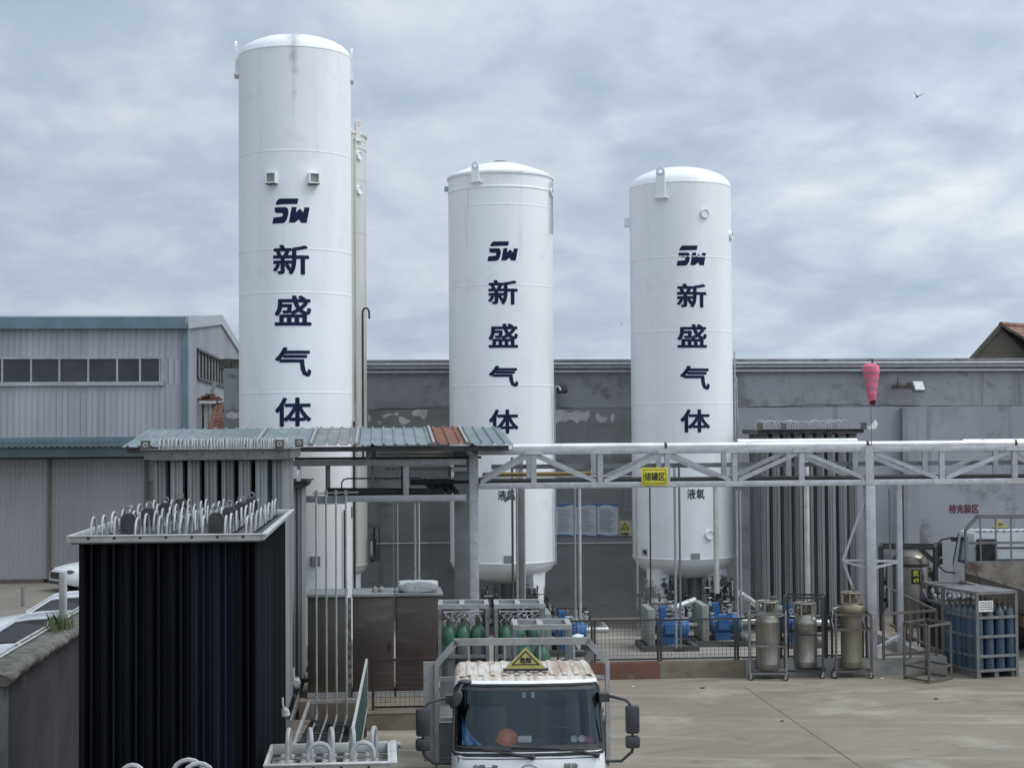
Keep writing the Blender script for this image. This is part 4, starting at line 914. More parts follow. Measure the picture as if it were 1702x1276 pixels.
for i in range(5): inst(bm1, 'return_bend', t, (l0.x+.03+px*(i+.5)-c.x+.02, l0.y+py*2.1-c.y, LZ-.04), (0, 0, random.uniform(-.2, .2)))
for i in (1, 3): inst(bm2, 'return_bend', t, (l0.x+.03+px*(i+1.1)-c.x, l0.y+py*.55-c.y, LZ-.02), (0, 0, .05))
k0 = at_z(250, 1290, 2.25)
t, px, py = vaporiser('low_vaporiser', 'low vaporiser in the bottom left corner with only its U bends showing', k0.x-.7, k0.x+.75, k0.y-.9, k0.y+.22, .3, 2.12, 5, 4, 'alu', 'bend', 'whiteframe', .10, .2, .022, ch=.11, bendkeep=lambda i, j: False, keep=lambda i, j, nx, ny: True)
c = MW[t].translation
for uu, vv, wd in ((220, 1271, .20), (313, 1262, .28), (330, 1268, .26)):
    p = at(uu, vv, k0.y+.1-(.12 if uu == 330 else 0)); inst(bend_mesh(wd, p.z-2.10, .022, 'bend', 'X'), 'return_bend', t, (p.x-c.x, p.y-c.y, 2.10))
# bottles of de-icer hanging on the vaporisers
for u, v, dd, lab in ((475, 1183, 16.2, 'pale plastic bag tied to the front right edge of the black vaporiser'), (493, 1134, 26.6, 'pale plastic bag tied to the corner of the grey vaporiser')):
    p = at_d(u, v, dd); s = dd/FPX
    b = MB(); b.sphere(p, 7*s, 4*s, 8*s, 9, 6); b.v = [v+Vector((random.uniform(-2, 2)*s, random.uniform(-1, 1)*s, random.uniform(-2.5, 2)*s)) for v in b.v]; b.tube([p+Vector((-3*s, 0, 6*s)), p+Vector((-5*s, 0, 14*s)), p+Vector((-5*s, 0, 24*s))], [2*s, 1.6*s, 2.2*s], 6); b.build('plastic_bag', 'bag', label=lab, cat='bag')

# ------------------------------------------------------------------ sheet metal canopy and its steelwork
NY = at_d(620, 742, 33.4).y; ND = 3.7
nz0 = at(528, 741, NY).z; nz1 = at(520, 712.5, NY+ND).z; slope = Vector((0, ND, nz1-nz0)); nl = slope.length
ct = thing('canopy', 'lean-to canopy of faded blue corrugated sheets with one rusty sheet', 'canopy', (at(528, 741, NY).x, NY+ND/2, 0))
ed = (205, 322, 424, 517, 593, 722, 778, 850); mts = ('roofblue', 'roofblue', 'roofblue', 'roofworn', 'roofblue', 'rust_sheet', 'roofblue')
for i, m_ in enumerate(mts):
    xa = at(ed[i], 741, NY).x; xb = at(ed[i+1], 741, NY).x
    b = MB(); jit = random.uniform(-.03, .03)
    b.sheet((xa-.03, NY+jit, nz0+.012*(i % 2)+random.uniform(0, .01)), (1, 0, 0), slope, xb-xa+.07, nl+random.uniform(-.05, .08), .235, .035, .006, prof=((0, 0), (.66, 0), (.76, 1), (.88, 1)), phase=.08)
    if i in (2, 3, 4, 5, 6): MB().beam(Vector((xa-.01, NY-.02, nz0+.055)), Vector((xa-.01, NY, nz0+.05))+slope, .05, .03).build('joint_cap', 'steel2', ct)
    b.build('roof_sheet', m_, ct, smooth=False, recalc=False, label='rusty brown roof sheet' if m_ == 'rust_sheet' else None)
b = MB(); xa = at(210, 741, NY).x; xb = at(846, 741, NY).x
b.beam((xa, NY+.12, nz0-.07), (xb, NY+.12, nz0-.07), .06, .10); b.beam((xa, NY+ND/2, (nz0+nz1)/2-.07), (xb, NY+ND/2, (nz0+nz1)/2-.07), .06, .10); b.beam((xa, NY+ND-.1, nz1-.07), (xb, NY+ND-.1, nz1-.07), .06, .10); b.build('purlin', 'darksteel', ct)
for u in (620, 790, 400):
    x = at(u, 750, NY+.3).x; MB().beam((x, NY+.15, nz0-.14), (x, NY+ND-.15, nz1-.14), .09, .12).build('rafter', 'darksteel', ct)
# gantry frame under it
GA = NY+1.0
gt = thing('pipe_gantry', 'galvanised steel gantry carrying pipes under the blue canopy', 'gantry', (at(640, 768, GA).x, GA, 0))
A = lambda u, v, Y=GA: at(u, v, Y)
def hb(u0, u1, v, th, Y, mt, name, par, dp=.10): 
    p = A(u0, v, Y); q = A(u1, v, Y); h = th*Y/FPX
    MB().box(p.x, q.x, Y-dp/2, Y+dp/2, (p.z+q.z)/2-h/2, (p.z+q.z)/2+h/2).build(name, mt, par, bev=.006)
def vb(u, v0, v1, th, Y, mt, name, par, z0=None, dp=.10):
    p = A(u, v0, Y); q = A(u, v1, Y); h = th*Y/FPX
    return MB().box(p.x-h/2, p.x+h/2, Y-dp/2, Y+dp/2, z0 if z0 is not None else q.z, p.z).build(name, mt, par, bev=.006)
hb(480, 775, 768.5, 10, GA, 'galv', 'beam', gt); hb(506, 775, 828, 10.5, GA, 'galv', 'beam', gt); hb(490, 800, 761, 4, GA+.25, 'darksteel', 'beam', gt)
vb(787, 744, 1000, 15, GA, 'galv', 'post', gt, .0, .14)
vb(674.5, 774.2, 822.3, 9.5, GA, 'galv', 'strut', gt); vb(545, 774, 822, 8, GA+.3, 'tray', 'strut', gt); vb(619, 774, 812, 4, GA+.3, 'tray', 'strut', gt)
for u in (612, 621): vb(u, 742, 763, 7, GA, 'tray' if u == 612 else 'ruststeel', 'stub_post', gt)
vb(668, 774, 820, 3, GA+.28, 'darksteel', 'strut', gt)
for u in (497,): vb(u, 774, 1150, 6, GA+.05, 'galv', 'post', gt, .004)
hb(640, 765, 779, 5, GA+1.2, 'galv', 'rear_beam', gt); vb(747, 775, 812, 5, GA+1.0, 'tray', 'strut', gt); vb(768, 752, 985, 27, GA+.5, 'tray', 'cable_tray', gt, .6, .12)
b = MB(); p = A(752, 776, GA+.2); b.box(p.x, p.x+.3, GA+.1, GA+.7, p.z-.09, p.z); b.build('bracket', 'galv', gt)
# black insulated manifold and its four sloping branches
pm = A(545, 817, GA+.2); qm = A(735, 818, GA+.2)
mf = MB().tube([pm, qm], .085, 12).build('insulated_manifold', 'pipedark', label='fat black insulated pipe lying on the lower gantry beam', cat='pipe')
for i in range(4):
    u = 672+i*14; p = A(u+4, 814, GA+.15); q = A(u+28, 800-2, GA+1.2)
    p2 = A(706+i*11, 797, GA+1.0); q2 = A(720+i*12+(3), 819, GA+.1)
    MB().tube([p2, q2], .062, 10).build('branch_pipe', 'pipedark', mf)
b = MB(); p = A(568, 812, GA+.3); pts = [p]
for u, v in ((568, 802), (571, 797), (578, 795), (640, 795), (700, 794)): pts.append(A(u, v, GA+.3))
b.tube(pts, .016, 6).build('thin_pipe', 'darksteel', label='thin dark pipe bent over the top of the black manifold', cat='pipe')
for v, r, lab in ((750, .055, 'upper silver pipe in the gap under the canopy'), (757, .04, 'lower silver pipe in the gap under the canopy')):
    p = A(627, v, GA+.7); q = A(778, v-.5, GA+.7); MB().tube([p, q], r, 10).build('clad_pipe', 'silver', label=lab, cat='pipe', group='silver pipes under the canopy')
b = MB()
for u in (652, 660): b.tube([A(u, 778, GA+.9), A(u, 806, GA+.9)], .02 if u == 652 else .03, 6)
b.tube([A(620, 797, GA+.9), A(664, 797, GA+.9)], .012, 6); b.build('loop_pipe', 'galv', label='small pipe loop hanging inside the gantry', cat='pipe')
# four thin copper lines coming down and across the pit
tp = thing('thin_pipe_bundle', 'flat manifold plate with four thin pipes falling to the pit', 'manifold', at_z(552, 1193, .1))
PY = at_z(552, 1193, .1).y
p = at(528, 824, PY+.08); q = at(577, 837, PY+.08); MB().box(p.x, q.x, PY+.06, PY+.10, q.z, p.z).build('plate', 'tray', tp)
b = MB()
for u in (525.5, 542, 558.5, 575):
    x = at(u, 900, PY).x
    b.cbox((x, PY, at(u, 822, PY).z), .06, .07, .08)
    f = at_z(u-12-(575-u)*.12, 1240, .12)
    MB().tube([(x, PY, at(u, 818, PY).z), (x, PY, .16), (x, PY-.12, .12), (f.x, f.y, .12)], .019, 7).build('thin_pipe', 'steel2', tp)
b.tube([at(520, 820, PY), at(596, 818, PY)], .014, 6); b.build('clamp', 'tray', tp)

# ------------------------------------------------------------------ pipe bridge (lattice truss)
TY = at_d(1447, 780, 35.0).y
br = thing('pipe_bridge', 'galvanised lattice pipe bridge crossing in front of the white tanks', 'pipe bridge', (at(1250, 780, TY).x, TY, 0))
z1 = at(1250, 748, TY).z; z0 = at(1250, 803, TY).z
ul = [792, 887, 997.5, 1109, 1221, 1332, 1446, 1565, 1686, 1806, 1930]
xl = [at(u, 775, TY).x for u in ul]; c1 = .115
RY_ = TY+1.1
for Y, nm in ((TY, 'front'), (RY_, 'rear')):
    dy = .05
    MB().box(xl[0]-.02, xl[-1], Y-dy, Y+dy, z1-c1/2, z1+c1/2).build('chord', 'galv', br, bev=.008)
    MB().box(xl[0]+.05, xl[-1], Y-dy, Y+dy, z0-c1/2-.01, z0+c1/2).build('chord', 'galv', br, bev=.008)
    for i, x in enumerate(xl):
        if i == 0: continue
        MB().box(x-.055, x+.055, Y-dy+.006, Y+dy-.006, z0+c1/2+.001, z1-c1/2-.001).build('upright', 'galv', br)
    dirs = (1, -1, 1, -1, 1, -1, -1, 1, -1, 1)
    for i, (xa, xb) in enumerate(zip(xl, xl[1:])):
        g = .09
        p, q = ((xa+g, z0+.07), (xb-g, z1-.07)) if dirs[i] > 0 else ((xa+g, z1-.07), (xb-g, z0+.07))
        MB().beam((p[0], Y, p[1]), (q[0], Y, q[1]), .05, .085, (0, 0, 1)).build('diagonal', 'galv', br)
        if Y == TY:
            for xx, zz, s in ((xa, z1, 1), (xb, z0, 1)):
                MB().box(xx-.20, xx+.20, Y-dy-.008, Y-dy-.001, zz-.052, zz+.052).build('gusset_plate', 'whiteframe', br)
for x in xl[1:]: MB().box(x-.03, x+.03, TY+.051, RY_-.051, z0-.02, z0+.03).build('cross_tie', 'galv', br)
zmid = at(1250, 772, RY_+.15).z; MB().box(xl[0]+.4, xl[-1], RY_+.09, RY_+.15, zmid-.05, zmid+.05).build('tray_rail', 'tray', br)
# supporting trestles
xp = at(1447, 1000, TY).x
vp = MB().box(xp-.105, xp+.105, TY-.115, TY+.095, .36, z0-c1/2-.012).build('post', 'galv', br, bev=.01)
MB().box(xp-.09, xp+.09, TY-.075, TY-.056, z0-.06, z1+.08).build('post_plate', 'whiteframe', br)
xq = at(1496, 1000, TY+.6).x; yq = TY+.6
MB().box(xq-.06, xq+.06, yq-.06, yq+.06, .1, z0-.08).build('post', 'galv', br, bev=.006)
nL = at(1401, 931, TY+.1)
b = MB(); b.beam(at(1437, 831, TY), nL, .055); b.beam(nL, at(1428, 1005, TY), .05); b.beam(at(1428, 1005, TY), at(1440, 1050, TY), .05); b.beam(nL, at(1440, 931, TY), .04); b.beam(nL+Vector((0, -.05, -.02)), at(1440, 943, TY), .04)
b.build('knee_brace', 'galv', br)
b = MB(); b.beam(at(1454, 943, TY), at(1495, 933, yq), .045); b.beam(at(1454, 932, TY), at(1495, 932, yq), .045); b.beam(at(1455, 1078, TY), (xq, yq, .75), .06); b.build('cross_brace', 'galv', br)
xr = xl[-1]-.3; MB().box(xr-.1, xr+.1, TY-.1, TY+.1, 0, z0-.08).build('post', 'galv', br)
# pipes on the bridge
zp = at(1250, 740, TY+.1).z; xs0 = at(851, 740, TY+.1).x
cp = thing('clad_pipe', 'long silver clad pipe lying on top of the pipe bridge', 'pipe', (at(1250, 740, TY+.1).x, TY+.1, zp-.08))
j = [xs0, at(1100, 0, TY).x*0+at(1107, 740, TY).x, at(1443, 740, TY).x, at(1690, 740, TY).x, xl[-1]]
for a, c_ in zip(j, j[1:]): MB().tube([(a+.01, TY+.1, zp+random.uniform(-.006, .006)), (c_-.01, TY+.1, zp)], .078, 16).build('cladding', 'silver', cp)
for x in j[1:-1]: MB().tube([(x-.03, TY+.1, zp), (x+.03, TY+.1, zp)], .081, 16).build('band', 'darksteel', cp)
for u0, u1, lab in ((1225, 1424, 'short silver clad pipe behind the long one, left of the windsock pole'), (1600, 1800, 'short silver clad pipe behind the long one at the right edge')):
    z = at(u0, 735, TY+.35).z; MB().tube([(at(u0, 735, TY+.35).x, TY+.35, z), (at(u1, 735, TY+.35).x, TY+.35, z)], .075, 14).build('clad_pipe', 'silver', label=lab, cat='pipe', group='clad pipes on the bridge')
for v, r, u0, u1, m_, lab in ((796, .065, 682, 1800, 'pipedark', 'long black insulated pipe inside the pipe bridge'), (800.5, .018, 800, 1800, 'galv', 'thin bright pipe just above the lower chord of the bridge'), (789.5, .014, 690, 1100, 'galv', 'thin pipe above the black pipe left of the yellow sign')):
    z = at(1250, v, TY+.75).z; MB().tube([(at(u0, v, TY+.75).x, TY+.75, z), (at(u1, v, TY+.75).x, TY+.75, z)], r, 10).build('bridge_pipe', m_, label=lab, cat='pipe')
z = at(920, 787.5, TY+1.6).z; MB().tube([(at(802, 788, TY+1.6).x, TY+1.6, z), (at(1000, 788, TY+1.6).x, TY+1.6, z)], .05, 10).build('bridge_pipe', 'pipeyellow', label='yellow pipe behind the black one in front of the middle tank', cat='pipe')
# pipes that fall from the bridge to the ground
rs = ((955, 36.8, 806, 1026, 1.8, 'galv', 'thin left pipe of the pair falling past the blue posters'), (963, 36.8, 806, 1026, 2.5, 'silver', 'thicker right pipe of the pair falling past the blue posters'),
      (1058, 37.2, 808, 985, 1.6, 'galv', 'thin pipe falling along the left edge of the right tank'), (1080, 37.0, 808, 1000, 1.3, 'darksteel', 'thin dark pipe falling past the red label of the right tank'),
      (1121, 36.6, 770, 1075, 2.3, 'galv', 'left pipe of the close pair in front of the right tank'), (1128.5, 36.6, 770, 1075, 1.9, 'tray', 'right pipe of the close pair in front of the right tank'),
      (1189.5, 37.4, 806, 985, 4.6, 'silver', 'wide silver pipe falling in front of the right tank'), (1224, 37.2, 815, 1040, 1.7, 'galv', 'thin pipe falling between right tank and vaporiser, left one'), (1230, 37.6, 815, 1040, 1.7, 'galv', 'thin pipe falling between right tank and vaporiser, right one'),
      (851, 36.6, 760, 1012, 2.0, 'ruststeel', 'thin brownish pipe in front of the middle tank label'), (858.5, 36.8, 766, 1012, 2.0, 'galv', 'thin pale pipe beside the grey tray in front of the middle tank'), (871, 36.7, 806, 1008, 1.8, 'galv', 'thin pipe right of the grey tray in front of the middle tank'),
      (689.5, 37.5, 836, 1000, 1.9, 'silver', 'left pipe of the bright pair above the white cement bag'), (695.5, 37.5, 836, 1000, 2.3, 'silver', 'right pipe of the bright pair above the white cement bag'),
      (653.5, 38.5, 836, 985, 1.0, 'tray', 'left thin pipe between cream tank and cement bag'), (660.5, 38.5, 836, 985, 1.0, 'galv', 'right thin pipe between cream tank and cement bag'),
      (1478, 36.5, 812, 1020, 1.5, 'tray', 'thin grey pipe left of the rear bridge post'))
for u, dd, v0, v1, r, m_, lab in rs:
    p = at_d(u, v0, dd); q = at_d(u+.4, v1, dd); q.x = p.x; q.y = p.y
    MB().tube([p, Vector((p.x, p.y, max(.11, q.z)))], r*dd/FPX, 9).build('riser_pipe', m_, label=lab, cat='pipe', group='pipes falling from the bridge')
p = at_d(864.5, 764, 36.9); q = at_d(864.5, 1010, 36.9); MB().box(p.x-.065, p.x+.065, p.y, p.y+.06, max(.1, q.z), p.z).build('cable_tray', 'tray', label='upright grey cable tray in front of the middle tank', cat='cable tray', bev=.005)

# yellow area sign on the bridge
p = at(1066, 777, TY-.08); q = at(1110, 806, TY-.08)
sg = thing('area_sign', 'yellow sign reading 储罐区 hung on the pipe bridge', 'sign', ((p.x+q.x)/2, TY-.08, q.z))
MB().box(p.x, q.x, TY-.085, TY-.075, q.z, p.z).build('board', 'yellow', sg, bev=.002)
b = MB(); m = .035
for a, c_, e, f in ((p.x+m, q.x-m, p.z-m-.012, p.z-m), (p.x+m, q.x-m, q.z+m, q.z+m+.012), (p.x+m, p.x+m+.012, q.z+m+.013, p.z-m-.013), (q.x-m-.012, q.x-m, q.z+m+.013, p.z-m-.013)): b.box(a, c_, TY-.088, TY-.0855, e, f)
b.build('border', 'blackp', sg)
b = MB(); write(b, '储罐区', lambda x, y, e: Vector(((p.x+q.x)/2+x, TY-.087-e, (p.z+q.z)/2+y)), (q.x-p.x)*.80, (p.z-q.z)*.48, .0035); b.build('words', 'blackp', sg)
# windsock on its pole
ws = thing('windsock', 'limp pink windsock on a thin pole above the pipe bridge', 'windsock', at(1448.5, 740, TY))
px_ = at(1448.5, 740, TY); zt_ = at(1448.5, 603, TY).z
MB().tube([(px_.x, TY, z1-.1), (px_.x, TY, zt_)], .009, 7).build('pole', 'steel', ws)
prof = [(1447, 604, 8), (1447, 609, 12.5), (1447.5, 616, 13), (1448, 621, 11.8), (1448.3, 634, 10), (1448.6, 648, 8), (1449.5, 660, 6.6), (1450.5, 669, 5.2)]
b = MB(); vs = []; n = 20
for i, (u, v, r) in enumerate(prof):
    c_ = at(u, v, TY-.14)
    for k in range(n):
        a = 2*math.pi*k/n; rr_ = r*1.1*35/FPX*(1+.07*math.sin(3*a+i*.7)); vs.append((c_.x+rr_*math.cos(a), c_.y+rr_*.8*math.sin(a), c_.z-rr_*.75*math.sin(a)*(i/7)**2))
fs = [(i*n+k, i*n+(k+1) % n, (i+1)*n+(k+1) % n, (i+1)*n+k) for i in range(len(prof)-1) for k in range(n)] + [tuple(range(n))]
b.add(vs, fs); b.build('sock', 'pink', ws)
MB().add(vs[-n:], [tuple(range(n))]).build('mouth', 'pinkin', ws, recalc=False)
for i0, f0_ in ((3, .0), (4, .03), (5, .03)):
    b = MB(); q = []
    for g in (-.09, -.03, .05, .10):
        lo_, hi_ = (i0-1, i0) if g+f0_ < 0 else (i0, i0+1); tt = (g+f0_) % 1
        q += [tuple(m_*(1-tt)+w_*tt for m_, w_ in zip(vs[lo_*n+k], vs[hi_*n+k])) for k in range(n)]
    cc = [tuple(sum(p_[j_] for p_ in q[r_*n:(r_+1)*n])/n for j_ in range(3)) for r_ in range(4)]
    q = [tuple(cc[i//n][j_]+(p_[j_]-cc[i//n][j_])*(1.06 if j_ < 2 else 1) for j_ in range(3)) for i, p_ in enumerate(q)]
    b.add(q, [(i*n+k, i*n+(k+1) % n, (i+1)*n+(k+1) % n, (i+1)*n+k) for i in range(3) for k in range(n)]); b.build('hoop_band', 'pinkdark', ws)
MB().tube([(px_.x, TY-.14, zt_-.05), (px_.x, TY-.14, zt_+.08)], .02, 6).build('swivel', 'darksteel', ws)
# floodlights on the wall
def flood(u0, v0, u1, v1, ua, label, mt='tray'):
    p = at(u0, v0, WY-.5); q = at(u1, v1, WY-.5); t = thing('floodlight', label, 'floodlight', ((p.x+q.x)/2, WY-.4, q.z), 0, 'floodlights on the grey building')
    X = Matrix.Translation(((p.x+q.x)/2, WY-.5, (p.z+q.z)/2)) @ Matrix.Rotation(R(18), 4, 'Z') @ Matrix.Rotation(R(-25), 4, 'X'); hw = (q.x-p.x)/2; hh = (p.z-q.z)/2
    MB().box(-hw, hw, 0, .12, -hh, hh, X).build('housing', mt, t, bev=.01); MB().box(-hw*.86, hw*.86, -.012, -.002, -hh*.8, hh*.8, X).build('lens', 'lampglass' if ua else mt, t)
    if ua:
        a = at(ua, 643, WY-.2); b = MB(); b.beam((a.x, WY-.15, a.z), ((p.x+.02), WY-.45, (p.z+q.z)/2-.03), .10, .12); b.cbox((a.x+.15, WY-.3, a.z+.03), .12, .1, .09); b.cbox((a.x+.42, WY-.38, a.z+.03), .12, .1, .08); b.tube([(a.x+.12, WY-.3, a.z), (a.x+.14, WY-.3, a.z+.30)], .02, 6); b.build('arm', 'ruststeel', t)
    else: MB().box(p.x+.05, p.x+.15, WY-.4, WY-.02, (p.z+q.z)/2, (p.z+q.z)/2+.08).build('arm', 'darksteel', t)
flood(1517, 632, 1538, 650, 1483, 'white faced floodlight on a rusty arm right of the windsock'); flood(927, 638, 944, 651, None, 'dark floodlight on the wall beside the middle tank', 'darksteel')
p = at_d(845, 827, 36.2); t = thing('camera_lamp', 'small grey spot lamp covering the label of the middle tank', 'lamp', p)
X = Matrix.Translation(p) @ Matrix.Rotation(R(-30), 4, 'Y') @ Matrix.Rotation(R(90), 4, 'Y'); MB().lathe([(0, -.12), (.05, -.12), (.055, .1), (.065, .11), (.065, .14), (0, .14)], 14, T=X, cap=False).build('housing', 'tray', t); MB().tube([p, (p.x, TY+1.15, z0)], .014, 6).build('bracket', 'galv', t)
# posters
for i, (u0, u1) in enumerate(((923, 953.3), (954, 991.3), (992, 1028))):
    p = at(u0, 836.5, WY-.03); q = at(u1, 891, WY-.03); lab = ('blue and white notice poster nearest the middle tank', 'middle blue and white notice poster behind the pair of pipes', 'right blue and white notice poster beside the yellow warning sign')[i]
    t = thing('notice_poster', lab, 'poster', ((p.x+q.x)/2, WY-.03, q.z), 0, 'notice posters on the grey wall')
    MB().box(p.x, q.x, WY-.045, WY-.0265, q.z, p.z).build('sheet', 'paper', t)
    h = p.z-q.z; w_ = q.x-p.x; n = 12
    top = [(p.x+w_*k/n, WY-.0475, p.z-h*(.075+.035*math.sin(k/n*5+i*1.3))) for k in range(n+1)]
    bot = [(p.x+w_*k/n, WY-.0475, q.z+h*(.05+.025*math.sin(k/n*4+i))) for k in range(n+1)]
    b = MB(); b.prism([(p.x, WY-.0475, p.z-.004), (q.x, WY-.0475, p.z-.004)] + top[::-1], (0, .002, 0)); b.build('blue_border', 'posterblue', t); b = MB(); b.prism([(p.x, WY-.0475, q.z+.004), (q.x, WY-.0475, q.z+.004)] + bot[::-1], (0, .002, 0)); b.build('blue_border', 'posterblue', t)
    b = MB()
    for k in range(15):
        z = p.z-h*(.19+.046*k); xa = p.x+w_*.14; xb = xa+w_*random.uniform(.45, .74); x = xa
        while x < xb: l = random.uniform(.012, .03); b.box(x, x+l, WY-.0474, WY-.0455, z-.010, z+.010); x += l+.010
    b.build('small_print', 'ink', t)
p = at(1029, 865, WY-.03); q = at(1050, 890, WY-.03); t = thing('warning_sign', 'pale yellow warning sign with black triangle right of the blue posters', 'sign', ((p.x+q.x)/2, WY-.03, q.z))
MB().box(p.x, q.x, WY-.045, WY-.0265, q.z, p.z).build('board', 'signpale', t)
cxs = (p.x*.55+q.x*.45); hz_ = p.z-q.z; b = MB()
def tri(s, zc_, y, th): b.prism([(cxs-s, y, zc_-s*.62), (cxs+s, y, zc_-s*.62), (cxs, y, zc_+s)], (0, th, 0))
tri(.125, p.z-hz_*.42, WY-.0475, .002); b.build('triangle', 'blackp', t); b = MB(); tri(.085, p.z-hz_*.42, WY-.0495, .0015); b.build('triangle_field', 'yellow', t)
b = MB(); b.tube([(cxs-.03, WY-.05, p.z-hz_*.50), (cxs, WY-.05, p.z-hz_*.36), (cxs+.01, WY-.05, p.z-hz_*.46), (cxs+.035, WY-.05, p.z-hz_*.44)], .008, 5); write(b, '当心爆炸', lambda x, y, e: Vector((cxs+x, WY-.0475-e, q.z+hz_*.14+y)), .22, .055, .004); b.build('symbol', 'blackp', t)

M['cylslate'] = mat('cylinder_slate', (.085, .10, .115), (.065, .078, .09), 4, .5, vary=.2)
M['rustpanel'] = mat('flaking_rust_panel', (.27, .24, .20), (.20, .17, .135), 2.5, .85, c3=(.115, .065, .048), t3=(.5, .66), sc3=2.6, det=10)

# ------------------------------------------------------------------ wheeled dewars
def wheel(b, X, r=.06, w_=.035):
    b.lathe([(0, -w_/2), (r*.9, -w_/2), (r, -w_/4), (r, w_/4), (r*.9, w_/2), (0, w_/2)], 14, T=X @ Matrix.Rotation(R(90), 4, 'X'), cap=False)
def dewar(u, v, rz, label, r, h, body, frame, fh, fw, fd, mid, big=False, ringz=None, shoulder=.08):
    p = at_z(u, v, 0); t = thing('dewar', label, 'dewar', p, rz, 'wheeled dewars beside the kerb'); T = MW[t]
    zb = .20
    b = MB(); b.lathe([(0, zb), (r*.96, zb), (r, zb+.02), (r, zb+.10), (r*1.012, zb+.11), (r*1.012, zb+.135), (r, zb+.145), (r, h-.36-shoulder), (r*1.015, h-.35-shoulder), (r*1.015, h-.33-shoulder), (r*.97, h-.30-shoulder), (r*.80, h-.24), (r*.5, h-.20), (0, h-.19)], 36, T=T, cap=False); b.build('vessel', body, t)
    b = MB(); rr_ = r*.92; b.ring((0, 0, h), rr_, .022, 30, 8, T)
    for k in range(6):
        a = k*math.pi/3+.3; b.beam(T @ Vector((rr_*.97*math.cos(a), rr_*.97*math.sin(a), h-.25)), T @ Vector((rr_*math.cos(a), rr_*math.sin(a), h)), .035, .012)
    b.build('handling_ring', body if body != 'stainolive' else 'stainwarm', t)
    pipework(t, T, ((-r*.6, r*.6), (-r*.6, r*.6), (h-.22, h-.03)), int(u), name='valve_cluster', n=9, mt='brass')
    b = MB(); b.lathe([(0, 0), (.05, 0), (.055, .03), (.05, .05), (0, .05)], 14, c=(0, 0, h-.02), T=T, cap=False); b.tube([T @ Vector((0, 0, h-.2)), T @ Vector((0, 0, h))], .015, 6); b.build('gauge', 'galv', t)
    b = MB(); w2, d2 = fw/2, fd/2; s = .042
    for x in (-w2, w2):
        for y in (-d2, d2): b.beam(T @ Vector((x, y, .13)), T @ Vector((x, y, fh)), s)
    for z in (.15, mid, fh-.02):
        for y in (-d2, d2): b.beam(T @ Vector((-w2+s/2, y, z)), T @ Vector((w2-s/2, y, z)), s*.8, s)
        for x in (-w2, w2):
            b.beam(T @ Vector((x, -d2+s/2, z)), T @ Vector((x, d2-s/2, z)), s*.8, s)
    b.box(-w2+.02, w2-.02, -.12, .12, .165, .195, T)
    b.build('frame', frame, t)
    for x in (-w2+.02, w2-.02):
        for y in (-d2, d2):
            b = MB(); bg_ = big and x < 0 and y < 0
            rr_ = .085 if bg_ else .06; X = T @ Matrix.Translation((x-(.06 if bg_ else 0), y, rr_)) @ Matrix.Rotation(random.uniform(-.5, .5), 4, 'Z'); wheel(b, X, rr_)
            c_ = b.build('caster', 'rubber', t); b = MB(); wheel(b, X, rr_*.6, .042); b.box(-.01, .03, -.03, -.02, 0, .08, X); b.box(-.01, .03, .02, .03, 0, .08, X); b.build('hub', 'concgrey', c_)
    return t, T
dewar(1277, 1127, R(-14), 'stainless dewar with a dented side in a grey wheeled frame, leftmost of three', .255, 1.62, 'stain', 'steel', 1.40, .76, .70, .72)
t, T = dewar(1339, 1123, R(-20), 'stainless dewar inside a tall black wheeled frame between two others', .255, 1.55, 'stain', 'darksteel', 1.72, .80, .70, .92)
MB().box(.09, .14, -.262, -.25, 1.22, 1.29, T @ Matrix.Rotation(R(24), 4, 'Z')).build('white_label', 'signwhite', t)
t, T = dewar(1416, 1124, R(-8), 'brown tinted dewar in a rusty wheeled frame, rightmost of three', .225, 1.78, 'stainolive', 'ruststeel', 1.36, .74, .64, 1.03, True)
b = MB(); b.lathe([(.27, 1.33), (.285, 1.36), (.285, 1.50), (.27, 1.53)], 30, T=T, cap=False); b.build('collar', 'stainwarm', t)
b = MB(); b.tube([T @ Vector(x) for x in ((-.28, -.1, 1.48), (-.40, -.15, 1.46), (-.43, -.17, 1.2), (-.37, -.2, .9), (-.36, -.25, .5))], .014, 6); b.build('hose', 'galv', t)
# large vessel with number panel
VX = at_d(1514, 960, 40.6); t = thing('stainless_vessel', 'stainless vessel with yellow 氮 49 on black, inside a black frame', 'vessel', (VX.x, VX.y, .1)); T = Matrix.Translation((VX.x, VX.y, 0)) @ Matrix.Rotation(-math.atan2(VX.x, VX.y), 4, 'Z')
r = 30*40.6/FPX; ztp = at_d(1514, 913, 40.6).z; b = MB()
zs_ = ztp-.30
b.lathe([(0, .35), (r, .35), (r, zs_-.10), (r*.985, zs_-.09), (r*.985, zs_-.04), (r*1.01, zs_-.03), (r*1.0, zs_+.02)] + [(r*math.cos(R(a)), zs_+.02+.28*math.sin(R(a))) for a in (15, 30, 50, 70, 85)] + [(0, ztp)], 40, T=T, cap=False); b.build('shell', 'stainvessel', t)
b = MB(); b.lathe([(r*1.004, zs_-.11), (r*1.012, zs_-.09), (r*1.012, zs_-.04), (r*1.004, zs_-.02)], 40, T=T, cap=False); b.build('band', 'darksteel', t)
a0 = math.asin((1522-1514)/30); pz1 = at_d(1522, 946, 40.2).z; pz0 = at_d(1522, 970, 40.2).z; hw_ = 7.5*40.2/FPX
fr_ = lambda x, y, e: T @ Vector(((r+e)*math.sin(a0+x/r), -(r+e)*math.cos(a0+x/r), y))
b = MB(); n = 8
for k in range(n):
    xa, xb = -hw_+2*hw_*k/n, -hw_+2*hw_*(k+1)/n
    b.add([fr_(xa, pz0, .004), fr_(xb, pz0, .004), fr_(xb, pz1, .004), fr_(xa, pz1, .004)], [(0, 1, 2, 3)])
